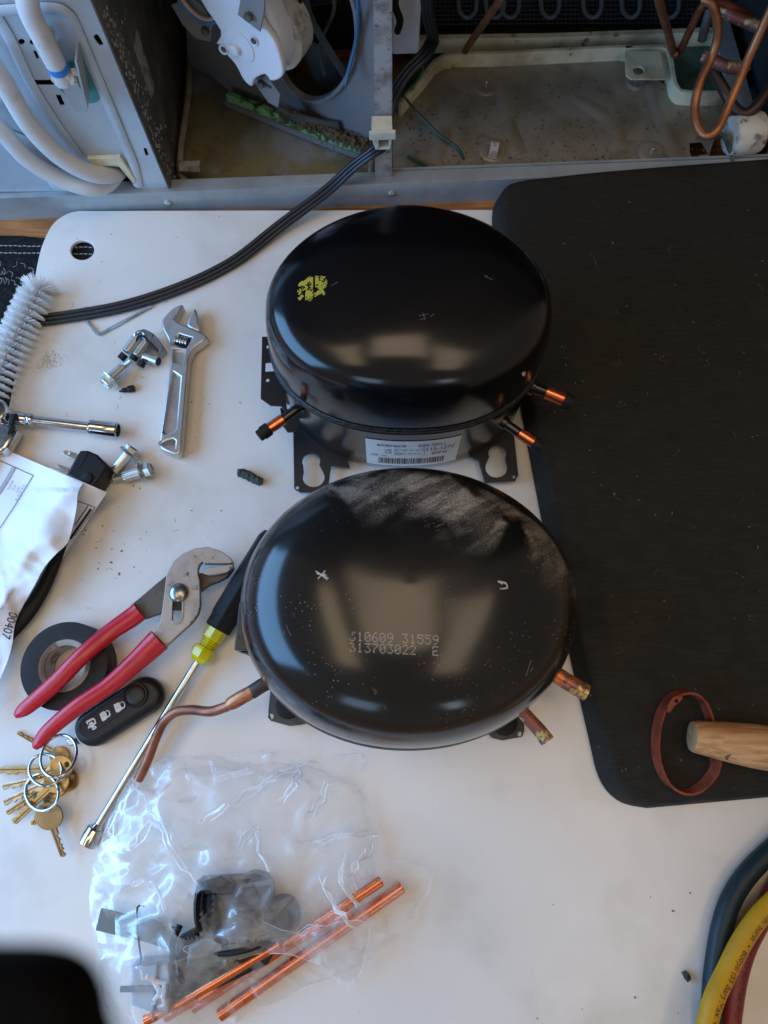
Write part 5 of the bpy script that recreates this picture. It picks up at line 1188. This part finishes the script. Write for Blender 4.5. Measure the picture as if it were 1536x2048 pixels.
from mathutils.geometry import delaunay_2d_cdt
def inside(x, y, poly):
    c = False; j = len(poly)-1
    for i in range(len(poly)):
        xi, yi = poly[i]; xj, yj = poly[j]
        if (yi > y) != (yj > y) and x < (xj-xi)*(y-yi)/(yj-yi)+xi: c = not c
        j = i
    return c
def film(outline, base, bulge, seed, amp, npts, focus, tear=None, ncrease=40, cuts=3):
    """crumpled film: random facets joined along long straight creases, then slightly rounded"""
    rnd = random.Random(seed); o = smooth_path(outline, 3, True); xs = [p[0] for p in o]; ys = [p[1] for p in o]; pts = []; tries = 0
    o = [(x+noise.noise(Vector((x*.03, y*.03, seed)))*10, y+noise.noise(Vector((x*.03, y*.03, seed+5)))*10) for x, y in o]
    while len(pts) < npts and tries < 20000:
        tries += 1; x = rnd.uniform(min(xs), max(xs)); y = rnd.uniform(min(ys), max(ys))
        if not inside(x, y, o): continue
        # anisotropic spacing: long thin facets running toward the gathered corner of the bag
        dx, dy = focus[0]-x, focus[1]-y; L = math.hypot(dx, dy)+1e-6; dx /= L; dy /= L
        ok = True
        for q in pts:
            ex, ey = q[0]-x, q[1]-y; al = ex*dx+ey*dy; ac = -ex*dy+ey*dx
            if (al/46)**2+(ac/15)**2 < 1: ok = False; break
        if ok: pts.append((x, y))
    n = len(o); co = [Vector(p) for p in o]+[Vector(p) for p in pts]; edges = [(i, (i+1) % n) for i in range(n)]
    v, e, f, *_ = delaunay_2d_cdt(co, edges, [], 1, 1e-4)
    hs = []
    for q in v:
        edge = min(math.hypot(q.x-p[0], q.y-p[1]) for p in o); k = min(1, edge/45)
        hs.append(base+bulge(q.x, q.y)*k+amp*rnd.uniform(-.5, 1)*(.35+.65*k))
    bm = bmesh.new(); vs = []
    for q, h in zip(v, hs): vs.append(bm.verts.new((q.x*.001, q.y*.001, h)))
    for t in f:
        try: bm.faces.new([vs[i] for i in t])
        except ValueError: pass
    bm.edges.ensure_lookup_table()
    cr = []
    for ed in bm.edges:
        if len(ed.link_faces) == 2:
            a = ed.calc_face_angle(0); l_ = ed.calc_length()
            if a > .25 and l_ > .02: cr.append((a*l_, [tuple(w.co) for w in ed.verts]))
        elif len(ed.link_faces) == 1: cr.append((9, [tuple(w.co) for w in ed.verts]))
    bmesh.ops.subdivide_edges(bm, edges=bm.edges[:], cuts=cuts, use_grid_fill=True)
    for _ in range(2): bmesh.ops.smooth_vert(bm, verts=[w for w in bm.verts if not w.is_boundary], factor=.5, use_axis_x=False, use_axis_y=False, use_axis_z=True)
    for w in bm.verts:
        w.co.z += .0007*noise.noise(Vector((w.co.x*60, w.co.y*60, seed)))
    V = [P(w.co.x*1000, w.co.y*1000, max(.001, w.co.z)) for w in bm.verts]; bm.verts.index_update(); Fc = []
    for fc in bm.faces:
        c = fc.calc_center_median()
        if tear and tear(c.x*1000, c.y*1000): continue
        Fc.append(tuple(w.index for w in fc.verts))
    bm.free()
    cr.sort(reverse=True); lines = []
    for wgt, (p, q) in cr[:ncrease+n]:
        mx, my = (p[0]+q[0])*500, (p[1]+q[1])*500
        if tear and tear(mx, my): continue
        if wgt < 9 and rnd.random() < .25: continue
        A = P(p[0]*1000, p[1]*1000, max(.001, p[2])+.0002); B = P(q[0]*1000, q[1]*1000, max(.001, q[2])+.0002); M = (A+B)/2+UP*(-.0003)
        rr0 = .00022 if wgt >= 9 else rnd.uniform(.00010, .00036)
        lines.append(g_tube([A, M, B], [rr0*.5, rr0, rr0*.4] if wgt < 9 else [rr0]*3, 5, 2, flat=.5, up=UP))
    return V, Fc, lines
M_crease = film_mat('crease_film', .55)
def bul(x, y):
    return .022*math.exp(-((x-430)/170)**2-((y-1840)/120)**2)+.012*math.exp(-((x-300)/90)**2-((y-1960)/90)**2)+.006+.010*math.exp(-((x-470)/200)**2-((y-1640)/130)**2)+.007*math.exp(-((x-660)/120)**2-((y-1830)/80)**2)
def tear(x, y):
    a = ((x-405)/48)**2+((y-1806)/24)**2+.6*noise.noise(Vector((x*.05, y*.05, 3))) < 1 and not (455 > x > 425 and y > 1790)
    b = ((x-520)/85)**2+((y-1905)/22)**2+.6*noise.noise(Vector((x*.05, y*.05, 8))) < 1
    c = ((x-375)/30)**2+((y-1850)/30)**2+.5*noise.noise(Vector((x*.06, y*.06, 5))) < 1
    return a or b or c
tbag = thing('plastic_bag', 'torn clear plastic bag of spare parts at the lower left', 'bag', P(480, 1780, 0))
out1 = [(262, 1560), (330, 1520), (430, 1510), (560, 1502), (640, 1520), (725, 1505), (728, 1580), (742, 1660), (748, 1740), (745, 1830), (735, 1910), (702, 1978), (640, 1930), (560, 1905), (500, 1960), (430, 2030), (330, 2075), (262, 2050), (225, 1980), (205, 1900), (183, 1800), (186, 1735), (205, 1680), (235, 1620)]
out2 = [(240, 1600), (360, 1540), (600, 1530), (740, 1600), (760, 1700), (850, 1735), (862, 1760), (835, 1820), (790, 1880), (700, 1940), (560, 2000), (430, 2060), (300, 2090), (225, 2040), (190, 1900), (180, 1780), (200, 1690)]
V, Fc, ln = film(out1, .005, bul, 3, .0086, 360, (640, 1540), tear, 300)
top = obj('top_film', (V, Fc), M_film, tbag, ang=180, dbl=None); obj('crease_lines', ln, M_crease, top, kind='stuff')
g = []
bpy.context.view_layer.update()
for path in ([(396, 1648), (450, 1612), (520, 1568), (560, 1542), (612, 1530)], [(205, 1690), (232, 1630), (264, 1562)], [(600, 1690), (660, 1676), (742, 1664)], [(742, 1668), (728, 1705), (700, 1740), (715, 1790)], [(262, 1560), (310, 1640), (352, 1715), (398, 1775)],
             [(560, 1600), (588, 1560), (590, 1530)], [(470, 1690), (505, 1655), (515, 1700), (535, 1740)], [(330, 1820), (290, 1760), (262, 1770)], [(640, 1750), (655, 1800), (700, 1850)], [(300, 2020), (322, 1975), (280, 1945)], [(262, 1690), (300, 1650), (320, 1655)], [(420, 1560), (500, 1540)], [(610, 1640), (640, 1600), (650, 1560)], [(690, 1700), (680, 1760), (716, 1810)]):
    for k in range(2):
        pp = [on_sheet(top, x+random.uniform(-6, 6)+k*9, y+random.uniform(-6, 6)+k*5, .0002) for x, y in smooth_path(path, 4)]
        n_ = len(pp); rad = [math.sin(math.pi*(i+.6)/(n_+.2))**.7+.05 for i in range(n_)]
        w_ = random.uniform(.0006, .0016)
        g.append(g_sweep(pp, [(-w_, 0), (0, w_*.55), (w_, 0)], up=UP, caps=False, rad=rad))
obj('long_creases', g, M_crease, top, kind='stuff', dbl=None)
V, Fc, ln = film(out2, .003, lambda x, y: bul(x, y)*.8, 11, .0056, 240, (300, 1700), tear, 130)
inn = obj('inner_film', (V, Fc), M_film, tbag, ang=180, dbl=None); obj('crease_lines', ln, M_crease, inn, kind='stuff')
V, Fc, ln = film([(262, 1558), (300, 1600), (360, 1680), (430, 1780), (380, 1800), (300, 1740), (230, 1800), (190, 1780), (200, 1690), (230, 1620)], .014, lambda x, y: bul(x, y)*.8, 21, .0060, 60, (262, 1558), None, 16)
fo = obj('folded_film', (V, Fc), M_film, tbag, ang=180, dbl=None); obj('crease_lines', ln, M_crease, fo, kind='stuff')
V, Fc, ln = film([(470, 1790), (560, 1862), (650, 1845), (740, 1850), (702, 1975), (640, 1930), (560, 1905), (480, 1915), (380, 1910), (372, 1890), (440, 1880), (425, 1800)], .020, lambda x, y: bul(x, y)*.5, 33, .0060, 60, (640, 1900), None, 30)
fo = obj('torn_flap', (V, Fc), M_film, tbag, ang=180, dbl=None); obj('crease_lines', ln, M_crease, fo, kind='stuff')

# dark out-of-focus case close to the lens, lower left
dcs = thing('phone_case', 'black rounded object close to the lens, blurred in the lower left corner', 'case', P(60, 2010, .48))
obj('edge', g_plate(pxpoly(cap2(-250, 2100, 95, 2000, 88, 12)+[(190, 2300), (-250, 2300)], .455) if False else pxpoly(smooth_path([(-300, 1925), (-100, 1925), (20, 1927), (85, 1940), (128, 1968), (155, 2015), (168, 2080), (175, 2250), (-300, 2250)], 3, True), .498), UP, .006, bevel=.0015), M_phone, dcs)
